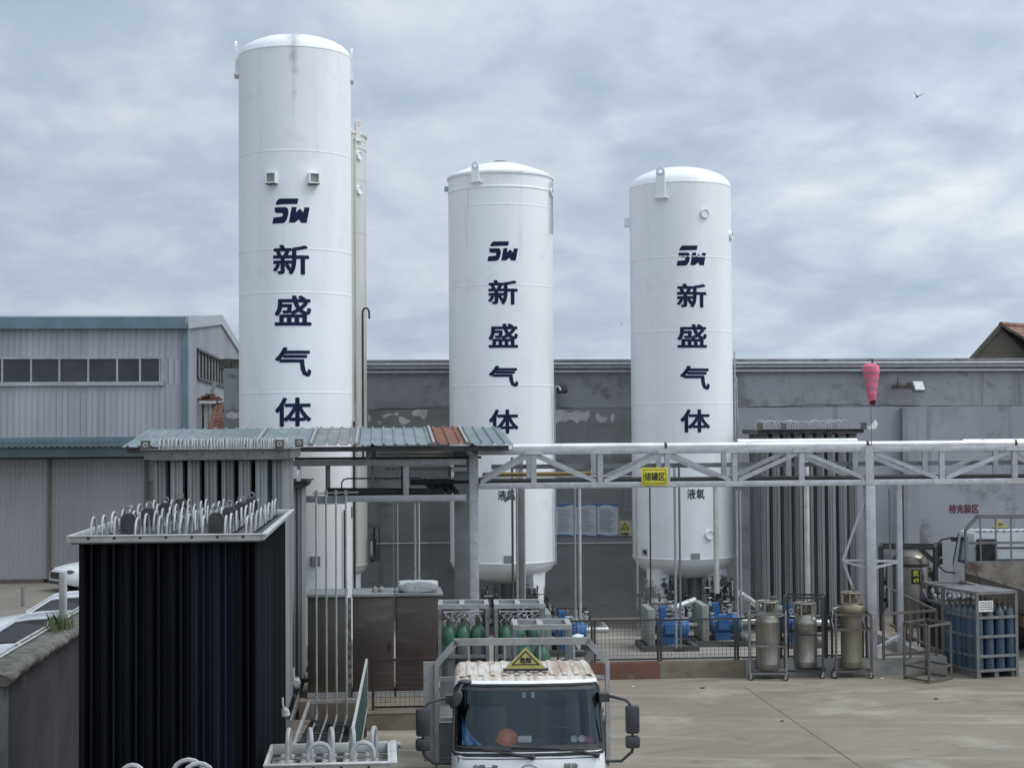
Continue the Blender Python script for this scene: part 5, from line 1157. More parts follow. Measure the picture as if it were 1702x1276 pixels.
pn = b.build('number_panel', 'blackp', t); b = MB()
write(b, '氮', lambda x, y, e: fr_(x, (pz0+pz1*3)/4+y, .008+e), hw_*1.3, (pz1-pz0)*.42, .003, 0, .03); write(b, '49', lambda x, y, e: fr_(x, (pz0*3+pz1)/4+y, .008+e), hw_*1.3, (pz1-pz0)*.34, .003, 0, .03); b.build('number', 'yellow', pn)
b = MB(); P = lambda u, v, d: at_d(u, v, d)
fz = at_d(1514, 908, 40).z
for x, y in ((-.72, -.5), (.60, -.5), (-.72, .5), (.60, .5)): b.beam(T @ Vector((x, y, .1)), T @ Vector((x, y, fz)), .09)
for y in (-.5, .5): b.beam(T @ Vector((-.68, y, fz-.04)), T @ Vector((.57, y, fz-.04)), .08); b.beam(T @ Vector((.20, y, fz-.06)), T @ Vector((.58, y, fz-.42)), .07)
for x in (-.72, .60): b.beam(T @ Vector((x, -.45, fz-.04)), T @ Vector((x, .45, fz-.04)), .08)
b.beam(T @ Vector((.38, -.5, fz-.9)), T @ Vector((.57, -.5, fz-.9)), .08)
b.build('frame', 'darksteel', t); pipework(t, T, ((-.68, -.48), (-.5, -.3), (.6, fz-.2)), 77, n=8); pipework(t, T, ((.42, .56), (-.48, -.3), (.6, fz-.6)), 78, n=8)

# ------------------------------------------------------------------ gas cylinders
def cyl_proto(body, shoulder, name, label, group, r=.108, h=1.0, loc=(0, 0, 0), cap=False, drop=.0):
    t = thing(name, label, 'gas cylinder', loc, 0, group); T = MW[t]
    MB().lathe([(0, 0), (r*.9, 0), (r, .03), (r, h-drop)], 16, T=T, cap=False).build('body', body, t)
    MB().lathe([(r, h-drop-.001), (r, h), (r*.97, h+.06), (r*.82, h+.12), (r*.5, h+.165), (.035, h+.19), (.035, h+.22)], 16, T=T, cap=False).build('shoulder', shoulder, t)
    b = MB(); b.lathe([(.035, h+.22), (.02, h+.23), (.02, h+.29), (0, h+.29)], 8, T=T, cap=False); b.tube([T @ Vector((-.05, 0, h+.26)), T @ Vector((.05, 0, h+.26))], .014, 6); b.lathe([(0, h+.285), (.035, h+.29), (.035, h+.315), (0, h+.32)], 8, T=T, cap=False)
    if cap: b = MB(); b.lathe([(.04, h+.19), (.045, h+.24), (.03, h+.27), (0, h+.28)], 10, T=T, cap=False)
    b.build('valve', 'galv' if cap else 'brass', t); return t
def local(T, x, y, z=0): return T @ Vector((x, y, z))
# truck-bed racks are placed after the truck.  Blue cage:
fl = at_z(1625, 1128, 0); fr = at_z(1694, 1124, 0); bl = at_z(1592, 1112, 0)
ang = math.atan2(fr.y-fl.y, fr.x-fl.x); W_ = (fr-fl).length; D_ = 1.35
cg = thing('cylinder_cage', 'steel pallet cage packed with blue gas cylinders at the right edge', 'cylinder cage', fl, ang, 'cylinder cages on the right'); T = MW[cg]
def cage(t, T, W_, D_, H_, rails, mt='steel', s=.055, roof=True):
    for x in (s/2, W_-s/2):
        for y in (s/2, D_-s/2): MB().beam(local(T, x, y, 0), local(T, x, y, H_), s).build('post', mt, t)
    for z in rails:
        b = MB()
        for y in (0, D_): b.beam(local(T, s, y+(s/2 if y == 0 else -s/2), z), local(T, W_-s, y+(s/2 if y == 0 else -s/2), z), .04, .055)
        for x in (0, W_): b.beam(local(T, x+(s/2 if x == 0 else -s/2), s, z), local(T, x+(s/2 if x == 0 else -s/2), D_-s, z), .04, .055)
        b.build('rail', mt, t)
    b = MB(); b.box(s, W_-s, s, D_-s, .135, .15, T)
    for x in (.03, W_/2-.05, W_-.13): b.box(x, x+.10, .06, D_-.06, .0, .13, T)
    b.build('base_plate', mt, t)
    if roof:
        b = MB(); f = .10; b.box(0, W_, 0, f, H_-.06, H_, T); b.box(0, W_, D_-f, D_, H_-.06, H_, T); b.box(0, f, f+.001, D_-f-.001, H_-.06, H_, T); b.box(W_-f, W_, f+.001, D_-f-.001, H_-.06, H_, T)
        if roof == 'plate': b.box(f, W_-f, f, D_-f, H_-.012, H_-.004, T)
        b.build('top_frame', mt, t)
cage(cg, T, W_, D_, 1.82, (.16, .46, .87, 1.27), 'steel', .06, 'plate')
b = MB(); b.box(.05, .40, -.006, .001, 1.40, 1.63, T); pl = b.build('notice_plate', 'signwhite', cg); b = MB()
for i in range(4):
    x = .08
    while x < .36: l = random.uniform(.02, .06); b.box(x, x+l, -.0075, -.0062, 1.44+.045*i, 1.465+.045*i, T); x += l+.015
b.build('small_print', 'ink', pl)
proto = None; n1_, n2_ = 4, 6
for i in range(n1_):
    for j in range(n2_):
        p = local(T, .11+(W_-.22)*i/(n1_-1), .14+(D_-.28)*j/(n2_-1), .15)
        lab = 'blue gas cylinder with grey shoulder standing in the right hand pallet cage'
        if proto is None: proto = cyl_proto('cylblue', 'cylslate', 'gas_cylinder', lab, 'blue cylinders in the right cage', .106, 1.12, p)
        else: dup(proto, p, random.uniform(0, 3))
f2 = at_z(1567, 1094, .0); cg2 = thing('cylinder_cage', 'open topped grey cylinder cage standing behind the blue cylinder cage', 'cylinder cage', f2, R(4), 'cylinder cages on the right'); T = MW[cg2]
cage(cg2, T, 1.0, 1.1, 1.66, (.16, .8, 1.25), 'steel', .06, True)
b = MB(); c_ = local(T, .62, .25, 1.66); b.ring(c_, .09, .014, 16, 6, axis='Y'); b.build('lifting_eye', 'ruststeel', cg2)
p2 = None
for i in range(4):
    for j in range(3):
        p = local(T, .15+.23*i, .18+.28*j, .15); lab = 'dark gas cylinder with white valve cap in the grey cage behind the blue cylinders'
        if p2 is None: p2 = cyl_proto('cyldark', 'cyldark', 'gas_cylinder', lab, 'dark cylinders in the grey cage', .104, .98, p, True)
        else: dup(p2, p, random.uniform(0, 3))
k = 0; p3 = None
for i in range(4):
    for j in range(2):
        p = at_d(1536+i*14, 985, 38.2+.26*j); p.z = .101
        lab = 'dark loose gas cylinder with bright cap standing before the numbered vessel'
        if p3 is None: p3 = cyl_proto('cyldark', 'cyldark', 'gas_cylinder', lab, 'loose dark cylinders behind the rail', .108, 1.12, p, True)
        else: dup(p3, p, random.uniform(0, 3))
# empty frame stand
cs = [at_z(u, v, 0) for u, v in ((1504, 1128), (1544.5, 1136), (1581, 1129), (1540, 1121))]
st_ = thing('frame_stand', 'empty rusty square steel stand in front of the kerb', 'stand', sum(cs, Vector())/4); H_ = 1.2
for c_ in cs: MB().beam(c_, c_+Vector((0, 0, H_)), .045).build('leg', 'ruststeel', st_)
for z in (.05, .30, H_-.02):
    b = MB()
    for p, q in zip(cs, cs[1:]+cs[:1]):
        d = (q-p).normalized()*.025; b.beam(p+d+Vector((0, 0, z)), q-d+Vector((0, 0, z)), .035, .045)
    b.build('rail', 'ruststeel', st_)
# rusty guard rail on the kerb corner
g1 = at_z(1469, 1096, .36); g2 = at_z(1557, 1089, .36); g3 = at_z(1480, 979, 1.33); g3.z = .36
gr = thing('guard_rail', 'rusty guard rail turning the corner of the kerb behind the stand', 'railing', g2)
for a, c_ in ((g1, g2), (g2, g3)):
    b = MB()
    for z in (.10, .97): b.beam(a+Vector((0, 0, z)), c_+Vector((0, 0, z)), .05)
    b.build('rail', 'ruststeel', gr)
    n = max(2, int((c_-a).length/.55))
    for k in range(n): p = a+(c_-a)*(k/n); MB().beam(p, p+Vector((0, 0, .95)), .035 if k else .05).build('upright', 'ruststeel', gr)

# ------------------------------------------------------------------ lorries
def lorry(name, label, loc, rz, s, roofm, stake=False, words=False, load=True):
    t = thing(name, label, 'lorry', loc, rz); T = MW[t] @ Matrix.Scale(s, 4)
    zs = [.45, .70, 1.0, 1.24, 1.34, 1.40, 1.47, 1.62, 1.80, 1.98, 2.08, 2.13, 2.18, 2.215]
    yf = [0.0, -.02, -.02, 0, .025, .05, .085, .165, .26, .355, .41, .45, .52, .62]
    hw = [.92, .93, .93, .93, .925, .922, .918, .912, .905, .898, .893, .885, .87, .84]
    yb = 1.80; rc = .17
    def rng(i):
        h, f = hw[i], yf[i]; q = []
        for k in range(6): q.append((-h, yb+(f+rc-yb)*k/6))
        for k in range(4): a = math.pi/2*k/4; q.append((-h+rc-rc*math.cos(a), f+rc-rc*math.sin(a)))
        for k in range(8): x = -h+rc+(2*h-2*rc)*k/8; q.append((x, f))
        for k in range(4): a = math.pi/2*k/4; q.append((h-rc+rc*math.sin(a), f+rc-rc*math.cos(a)))
        for k in range(6): q.append((h, f+rc+(yb-f-rc)*k/6))
        for k in range(6): q.append((h-2*h*k/6, yb))
        return [Vector((x, y-.085*(1-(x/h)**2)*(y < yb-.5), zs[i])) for x, y in q]
    rings = [rng(i) for i in range(len(zs))]; n = len(rings[0])
    def kind(i, k):
        if 7 <= k <= 20:
            if 6 <= i <= 9: return 'windscreen'
            if i in (5, 10): return 'windscreen_surround'
        if i == 12: return 'cab_brow'
        if 6 <= i <= 9 and (k in (2, 3, 4) or k in (23, 24, 25)): return 'side_window'
        if 6 <= i <= 8 and k in (29, 30, 31, 32) and not stake: return 'rear_window'
        return 'cab'
    sets = {}
    for i in range(len(zs)-1):
        for k in range(n):
            b = sets.setdefault(kind(i, k), MB()); k2 = (k+1) % n
            b.add([rings[i][k], rings[i][k2], rings[i+1][k2], rings[i+1][k]], [(0, 1, 2, 3)], T)
    sets['cab_brow'].add(rings[-1], [tuple(range(n))], T); sets['cab'].add(rings[0], [tuple(range(n-1, -1, -1))], T)
    cab = sets['cab'].build('cab', 'cabwhite', t, ang=32)
    ws_ = sets['windscreen'].build('windscreen', 'glass', t, ang=60)
    sets['windscreen_surround'].build('windscreen_surround', 'rubber', t)
    for side in (0,): sets['side_window'].build('side_window', 'glass', t)
    sets['cab_brow'].build('cab_brow', roofm, t, ang=50)
    if not stake: sets['rear_window'].build('rear_window', 'darkglass', t)
    else: MB().box(-.86, .86, 1.80, 1.812, 1.86, 1.89, T).box(-.86, .86, 1.80, 1.812, 1.60, 1.625, T).build('rear_groove', 'darksteel', t)
    def S(k, z, off=0.0):                         # a point of the skin: k runs round the ring, z is height
        for i in range(len(zs)-1):
            if zs[i] <= z <= zs[i+1]: break
        f = (z-zs[i])/(zs[i+1]-zs[i]); k0 = int(math.floor(k)); g = k-k0
        A_ = rings[i][k0 % n].lerp(rings[i][(k0+1) % n], g); B_ = rings[i+1][k0 % n].lerp(rings[i+1][(k0+1) % n], g); p = A_.lerp(B_, f)
        nrm_ = Vector((p.x*.15, -1, .35)).normalized() if 6 <= k <= 22 else Vector((1 if p.x > 0 else -1, 0, 0))
        return T @ (p+nrm_*off)
    b = MB(); loop = [S(7, z) for z in (1.40, 1.5, 1.7, 1.9, 2.08)] + [S(k, 2.13) for k in (7.6, 9, 11, 14, 17, 19, 20.4)] + [S(21, z) for z in (2.08, 1.9, 1.7, 1.5, 1.40)] + [S(k, 1.37) for k in (20.3, 18, 16, 14, 12, 10, 7.7)]
    b.tube(loop+[loop[0]], .022*s, 7); b.build('gasket', 'rubber', ws_)
    b = MB()
    for q in ([S(k, 1.325, .002) for k in (8.6, 10, 12, 14, 16, 18, 19.4)], [S(8.6, 1.325, .002), S(7.6, 1.40, .002), S(6.4, 1.47, .002)], [S(19.4, 1.325, .002), S(20.4, 1.40, .002), S(21.6, 1.47, .002)], [S(8.6, 1.325, .002), S(8.8, 1.0, .002), S(8.8, .5, .002)], [S(19.4, 1.325, .002), S(19.2, 1.0, .002), S(19.2, .5, .002)]): b.tube(q, .006*s, 5)
    b.build('panel_gap', 'darksteel', cab)
    # roof with pressed ribs
    b = MB(); b.sheet(T @ Vector((-.82, .60, 2.2185)), (T @ Vector((1, 0, 0)))-(T @ Vector((0, 0, 0))), (T @ Vector((0, 1, .02)))-(T @ Vector((0, 0, 0))), 1.64*s, 1.10*s, .148*s, .013*s, .006, prof=((0, 0), (.50, 0), (.60, 1), (.88, 1), (.98, 0)), normal=(0, 0, 1))
    b.build('roof', roofm, t, smooth=False)
    # interior
    b = MB(); b.box(-.84, .84, .30, .62, 1.20, 1.44, T); b.build('dashboard', 'darkint', t, bev=.02)
    b = MB()
    for x in (-.48, .45): b.box(x-.25, x+.25, 1.25, 1.42, .9, 1.75, T); b.box(x-.13, x+.13, 1.27, 1.38, 1.76, 1.95, T)
    b.build('seat', 'darksteel', t, bev=.03); MB().box(-.85, .85, 1.72, 1.76, .5, 2.1, T).build('cab_lining', 'darkint', t)
    b = MB(); b.ring((.42, .72, 1.47), .2, .014, 20, 6, T @ Matrix.Translation((.42, .72, 1.47)) @ Matrix.Rotation(R(-35), 4, 'X') @ Matrix.Translation((-.42, -.72, -1.47))); b.build('steering_wheel', 'rubber', t)
    # wipers
    for kp, ks, ke in ((14.2, 11.2, 8.2), (18.9, 15.9, 12.9)):
        b = MB(); b.tube([S(kp, 1.345, .03), S((kp+ks)/2, 1.385, .045), S(ks, 1.42, .035)], [.022*s, .014*s, .009*s], 6); b.tube([S(ke, 1.455, .02), S((ks+ke)/2, 1.445, .024), S(min(ks+1.6, kp-.4), 1.415, .02)], .010*s, 5); b.sphere(S(kp, 1.34, .03), .035*s, n=8, m=6); b.build('wiper', 'rubber', t)
    # mirrors on tubular arms
    for sg_ in (-1, 1):
        b = MB(); a = Vector((sg_*.90, .38, 1.98)); o = Vector((sg_*1.27, .22, 1.80))
        m_ = thing  # noqa
        b.tube([T @ a, T @ Vector((sg_*1.02, .30, 2.0)), T @ Vector((sg_*1.20, .24, 1.96)), T @ Vector((sg_*1.27, .22, 1.88)), T @ o], .020*s, 8); b.tube([T @ Vector((sg_*1.27, .22, 1.40)), T @ Vector((sg_*1.26, .22, 1.34)), T @ Vector((sg_*1.14, .28, 1.22)), T @ Vector((sg_*.93, .36, 1.20))], .020*s, 8)
        b.box(min(sg_*.88, sg_*1.0), max(sg_*.88, sg_*1.0), .30, .48, 1.93, 2.03, T); b.tube([T @ Vector((sg_*1.27, .22, 1.9)), T @ Vector((sg_*1.27, .22, 1.38))], .016*s, 6)
        ar = b.build('mirror_arm', 'mirror_black', t)
        b = MB(); b.box(sg_*1.27-.085, sg_*1.27+.085, .17, .27, 1.56, 1.90, T); b.box(sg_*1.27-.09, sg_*1.27+.09, .17, .27, 1.385, 1.535, T); b.build('mirror', 'mirror_black', ar, bev=.03*s)
        MB().box(sg_*1.27-.065, sg_*1.27+.065, .275, .28, 1.60, 1.86, T).build('mirror_glass', 'darkglass', ar)
    b = MB(); b.tube([S(9.0, 2.14, .02), S(8.9, 2.10, .14), S(8.4, 1.98, .22)], .016*s, 6); b.sphere(S(9.2, 2.16, .03), .09*s, .06*s, .035*s, 12, 6); pa = b.build('mirror_arm', 'mirror_black', t)
    c_ = S(8.2, 1.93, .24); b = MB(); b.sphere((0, 0, 0), .065*s, .03*s, .12*s, 12, 8, Matrix.Translation(c_) @ Matrix.Rotation(R(28), 4, 'Y')); b.build('mirror', 'mirror_black', pa)
    # danger sign on the roof
    sy = .80; TS = T; T = T @ Matrix.Translation((0, sy, 2.25)) @ Matrix.Scale(.78 if not stake else .55, 4) @ Matrix.Translation((0, -sy, -2.25)); b = MB(); b.box(-.36, .36, sy-.06, sy+.06, 2.25, 2.285, T); b.build('sign_base', 'darksteel', t)
    b = MB(); tr_ = lambda h_, y, c0=2.285, L_=.30: [(-L_-.0, y, c0), (L_, y, c0), (L_, y, c0+.035), (0, y, c0+h_), (-L_, y, c0+.035)]
    b.prism(tr_(.33, sy-.035), (0, .07, 0), T); ds = b.build('danger_sign', 'yellowpale', t)
    b = MB(); k2 = lambda q: (sy-.0365-q)
    ot = [(-.235, .055), (.235, .055), (0, .29)]; it = [(-.185, .075), (.185, .075), (0, .262)]
    for side in (0, 1):
        yy = sy-.0375 if side == 0 else sy+.0355
        for i in range(3): j = (i+1) % 3; b.prism([(ot[i][0], yy, 2.285+ot[i][1]), (ot[j][0], yy, 2.285+ot[j][1]), (it[j][0], yy, 2.285+it[j][1]), (it[i][0], yy, 2.285+it[i][1])], (0, .002, 0), T)
        write(b, '危险', lambda x, y, e: T @ Vector(((x if side == 0 else -x), (sy-.0385-e) if side == 0 else (sy+.0385+e), 2.285+.135+y)), .19, .095, .004)
    b.build('sign_words', 'blackp', ds); T = TS
    # lower front, bumper, lamps, wheels, chassis
    MB().box(-.94, .94, -.10, .05, .42, .68, T).build('bumper', 'cabwhite', t, bev=.03); b = MB(); b.box(-.55, .55, -.04, -.02, .74, .92, T); b.build('grille', 'darksteel', t)
    for x in (-.74, .74): MB().box(x-.16, x+.16, -.055, 0, .72, .96, T).build('headlight', 'headlight', t, bev=.02)
    b = MB()
    for x in (-.38, .38): b.box(x-.05, x+.05, .2, 6.1, .55, .75, T)
    b.build('chassis', 'darksteel', t)
    for x in (-.80, .80):
        for y in (.75, 4.5):
            b = MB(); X = T @ Matrix.Translation((x, y, .40)) @ Matrix.Rotation(R(90), 4, 'Y'); b.lathe([(0, -.11), (.30, -.11), (.39, -.10), (.40, -.05), (.40, .05), (.39, .10), (.30, .11), (0, .11)], 24, T=X, cap=False); wh_ = b.build('wheel', 'rubber', t)
            MB().lathe([(0, -.115), (.22, -.115), (.22, .115), (0, .115)], 18, T=X, cap=False).build('rim', 'tray', wh_)
    # load bed
    BL = 6.1; b = MB(); b.box(-1.13, 1.13, 1.98, BL, .86, .95, T); b.build('bed_floor', 'ruststeel' if stake else 'steel', t)
    sd_ = 'tan' if 0 else ('ruststeel' if stake else 'steel')
    for x in (-1.15, 1.13): MB().box(x, x+.02, 2.02, BL, .80 if not stake else .95, 1.32, T).build('side_board', sd_ if not stake else 'curb', t)
    for x in (-1.155, 1.128):
        b = MB(); b.box(x, x+.028, 2.0, BL, 1.32, 1.36, T)
        for y in (2.9, 3.9, 4.9): b.box(x-.005, x+.033, y, y+.06, .85, 1.42, T)
        b.build('side_rail', 'steel', t)
    MB().box(-1.12, 1.12, BL, BL+.03, .95, 1.32, T).build('tail_board', sd_, t)
    hd = MB(); w_ = .055 if not stake else .04
    tp_ = 2.50 if not stake else 2.62
    for x in (-1.13, 1.13): hd.beam(T @ Vector((x, 2.0, .9)), T @ Vector((x, 2.0, tp_-.32)), w_*s, .08*s)
    hd.beam(T @ Vector((-1.13, 2.0, tp_-.33)), T @ Vector((-.86, 2.0, tp_-.03)), w_*s, .08*s); hd.beam(T @ Vector((1.13, 2.0, tp_-.33)), T @ Vector((.86, 2.0, tp_-.03)), w_*s, .08*s)
    hd.beam(T @ Vector((-.90, 2.0, tp_-.04)), T @ Vector((.90, 2.0, tp_-.04)), w_*s, .09*s, (0, 0, 1))
    for z in ((1.98, 1.45) if not stake else (2.0, 1.58)): hd.beam(T @ Vector((-1.1, 2.0, z)), T @ Vector((1.1, 2.0, z)), .04*s, .05*s)
    for x in ((-.70, -.225, .24, .69) if not stake else (-.86, -.55, -.22, .12, .46, .80)): hd.beam(T @ Vector((x, 2.0, .95)), T @ Vector((x, 2.0, tp_-.08)), .03*s, .03*s)
    hd.build('headboard', 'steel2' if not stake else 'steel', t)
    if stake:
        for x in (-1.16, 1.14): MB().box(x, x+.02, 2.05, BL, .62, .84, T).build('side_skirt', 'curbred', t)
    MB().box(-1.1, 1.1, 2.03, 2.06, .95, 1.40 if not stake else 1.57, T).build('headboard_panel', 'steel' if not stake else 'rustpanel', t)
    if not stake:
        b = MB(); b.beam(T @ Vector((.62, 2.06, 1.75)), T @ Vector((.98, 2.02, 2.40)), .06, .09); b.build('stay', 'steel', t)
        b = MB()
        for sg_ in (-1, 1): b.box(min(sg_*1.16, sg_*1.30), max(sg_*1.16, sg_*1.30), 2.0, 2.06, .9, 2.2, T) if sg_ < 0 else None
        b.build('side_post', 'steel2', t)
    if words:
        b = MB(); w1 = .205
        def onp(k0, zc_): return lambda x, y, e: (lambda p: T @ Vector((k0+x, -.075-.0+.06*((k0+x)/.93)**2-e+.028*(zc_+y-1.24)/.1*(zc_+y > 1.24)-.008, zc_+y)))(0)
        write(b, '中国一汽', onp(-.52, 1.225), .30, .085, .004); write(b, '解放', onp(.50, 1.225), .18, .10, .004)
        b.build('cab_lettering', 'steel', t)
        MB().ring((0, 0, 0), .07, .008, 24, 6, T @ Matrix.Translation((0, -.085, 1.19)) @ Matrix.Scale(1.5, 4, (1, 0, 0)) @ Matrix.Rotation(R(90), 4, 'X')).build('badge', 'galv', t)
    return t, T
P0 = at_d(879, 1240, 19.45); az = -(YAW + math.atan((762-851)/FPX))
lo, T = lorry('cargo_lorry', 'white cab lorry facing the camera with rusty roof and danger sign', (P0.x, P0.y, .004), az, 1.0, 'cabroof', words=True)
hl = at_d(1605, 900, 41.8); s2 = 1.16
rz2 = math.pi - YAW - math.atan((1640-851)/FPX)*0.0
dirr = Vector((-math.sin(rz2), math.cos(rz2), 0)); dirx2 = Vector((math.cos(rz2), math.sin(rz2), 0))
org = Vector((hl.x, hl.y, 0)) - dirr*2.0*s2 - dirx2*1.13*s2
lo2, T2_ = lorry('stake_lorry', 'white cab lorry parked facing the grey wall with empty rusty stake bed', (org.x, org.y, .004), rz2, s2, 'cabwhite', stake=True)
b = MB(); b.box(.40, .86, 1.84, 1.93, 1.56, 2.08, T2_); b.build('air_intake', 'rubber', lo2, bev=.04)
# things lying in the cab
c_ = T @ Vector((-.255, .42, 1.44)); hm = thing('safety_helmet', 'orange safety helmet lying on the dashboard behind the windscreen', 'helmet', c_); X = Matrix.Translation(c_) @ Matrix.Rotation(R(-18), 4, 'Z') @ Matrix.Rotation(R(12), 4, 'Y')
b = MB(); b.lathe([(.135, .0), (.133, .05), (.118, .10), (.085, .14), (.04, .158), (0, .162)], 24, T=X, cap=False); b.build('shell', 'orange', hm)
MB().lathe([(.13, .0), (.165, -.005), (.165, .008), (.13, .014)], 24, T=X @ Matrix.Translation((.03, -.03, 0)), cap=False).build('brim', 'orange', hm)
b = MB(); vs = []; nn_, mm_ = 9, 7
for i in range(nn_):
    for j in range(mm_):
        a = i/(nn_-1); c2_ = j/(mm_-1); x = -.80+.30*a*(.3+.7*(1-c2_)) ; z = 1.44+.34*c2_*(1-.8*a); y = .26+.16*c2_+.05*math.sin(i*1.9+j*1.3)
        vs.append(T @ Vector((x, y, z)))
b.add(vs, [(i*mm_+j, (i+1)*mm_+j, (i+1)*mm_+j+1, i*mm_+j+1) for i in range(nn_-1) for j in range(mm_-1)]); b.build('blue_jacket', 'bluecloth', label='crumpled blue jacket behind the left side of the windscreen', cat='jacket')
b = MB(); b.sphere(T @ Vector((.70, .36, 1.45)), .14, .10, .06, 12, 7); b.build('red_cloth', 'redink', label='red cloth on the right of the dashboard', cat='cloth')
b = MB(); b.box(-.12, .05, .33, .40, 1.445, 1.52, T); b.build('paper', 'signwhite', label='folded white paper beside the orange helmet', cat='paper', bev=.01)
for x in (.56, .655):
    b = MB(); b.ring((0, 0, 0), .038, .008, 18, 6, T @ Matrix.Translation((x, .24, 1.50)) @ Matrix.Rotation(R(62), 4, 'X')); b.lathe([(0, 0), (.036, 0), (.036, -.06), (0, -.06)], 14, T=T @ Matrix.Translation((x, .24, 1.50)) @ Matrix.Rotation(R(62), 4, 'X'), cap=False); b.build('round_gauge', 'tray', label='round dial on the dashboard, %s of the pair by the red cloth' % ('left' if x < .6 else 'right'), cat='dial', group='dials on the dashboard')
for x in (-.04, .07): MB().box(x-.02, x+.02, .40, .403, 1.98, 2.05, T).build('sticker', 'paper', lo)
# cylinder racks on the lorry bed
def rack(xa, xb, ya, H_, label, n1_, n2_, cyl_label, grp, hoses=True, empty=()):
    W_ = xb-xa; D_ = .80; o = T @ Vector((xa, ya, .95)); t = thing('cylinder_rack', label, 'cylinder rack', o, az, 'cylinder racks on the lorry bed'); X = MW[t]
    s = .055
    for x in (s/2, W_-s/2):
        for y in (s/2, D_-s/2): MB().beam(local(X, x, y, 0), local(X, x, y, H_-.07), s).build('post', 'steel', t)
    b = MB(); f = .075; b.box(0, W_, 0, f, H_-.07, H_, X); b.box(0, W_, D_-f, D_, H_-.07, H_, X); b.box(0, f, f+.001, D_-f-.001, H_-.07, H_, X); b.box(W_-f, W_, f+.001, D_-f-.001, H_-.07, H_, X); b.box(W_*.42, W_*.52, f+.001, D_-f-.001, H_-.04, H_-.002, X); b.build('top_frame', 'steel2', t)
    for z in (.05, .70):
        b = MB()
        for y in (s/2, D_-s/2): b.beam(local(X, s, y, z), local(X, W_-s, y, z), .035, .055)
        for x in (s/2, W_-s/2): b.beam(local(X, x, s, z), local(X, x, D_-s, z), .035, .055)
        b.build('rail', 'steel', t)
    if hoses:
        b = MB(); b.tube([local(X, .08, .38, H_-.16), local(X, W_-.08, .38, H_-.16)], .014, 6)
        for k in range(n1_*4):
            x = .12+(W_-.24)*k/(n1_*4-1); q = [local(X, x, .15+.1*(k % 3), 1.17)]
            for m in range(1, 6): q.append(local(X, x+random.uniform(-.06, .06), .12+.28*m/5, 1.17+(H_-1.33)*(m/5)**.7))
            b.tube(q, .007, 5)
        b.build('hose', 'galv', t)
    pr = None
    for i in range(n1_):
        for j in range(n2_):
            if (i, j) in empty: continue
            p = local(X, .175+(W_-.35)*i/max(1, n1_-1), .17+(D_-.34)*j/max(1, n2_-1), .08)
            if pr is None: pr = cyl_proto('cylgrey', 'cylgreen', 'gas_cylinder', cyl_label, grp, .117, .90, p, drop=.12)
            else: dup(pr, p, random.uniform(0, 3))
    return t
def bx_(u, d): p = at_d(u, 1050, d); return (T.inverted() @ p).x
def by_(u, v, d): p = at_d(u, v, d); return (T.inverted() @ p).y
rack(bx_(728, 26), bx_(813, 26), by_(770, 1008, 26), 1.53, 'left rack of green shouldered cylinders on the lorry bed', 3, 3, 'green shouldered grey cylinder in the left rack on the lorry', 'cylinders in the left rack')
rack(bx_(822, 26), bx_(906, 26), by_(862, 1008, 26), 1.53, 'rack of cylinders beside the left one, tangled with hoses', 3, 3, 'green shouldered grey cylinder in the hose tangled middle rack', 'cylinders in the middle rack')
rack(bx_(853, 23.4), bx_(951, 23.4), by_(900, 1052, 23.4), 1.50, 'half empty cylinder rack nearest the cab on the lorry bed', 3, 3, 'grey cylinder in the half empty rack behind the cab', 'cylinders in the half empty rack', False, ((2, 0), (2, 1), (2, 2), (1, 2)))
# white rag tied on the headboard
c_ = at_d(960, 1058, 21.55); b = MB(); b.sphere(c_, .075, .06, .035, 10, 7); b.prism([c_+Vector(x) for x in ((-.065, -.04, .02), (.07, -.04, .025), (.05, -.04, -.08), (.015, -.04, -.17), (-.03, -.04, -.11))], (0, .03, 0)); b.v = [v+Vector((random.uniform(-.012, .012), 0, random.uniform(-.012, .012))) for v in b.v]; b.build('white_rag', 'rag', label='white rag knotted round the top of the lorry headboard', cat='rag')

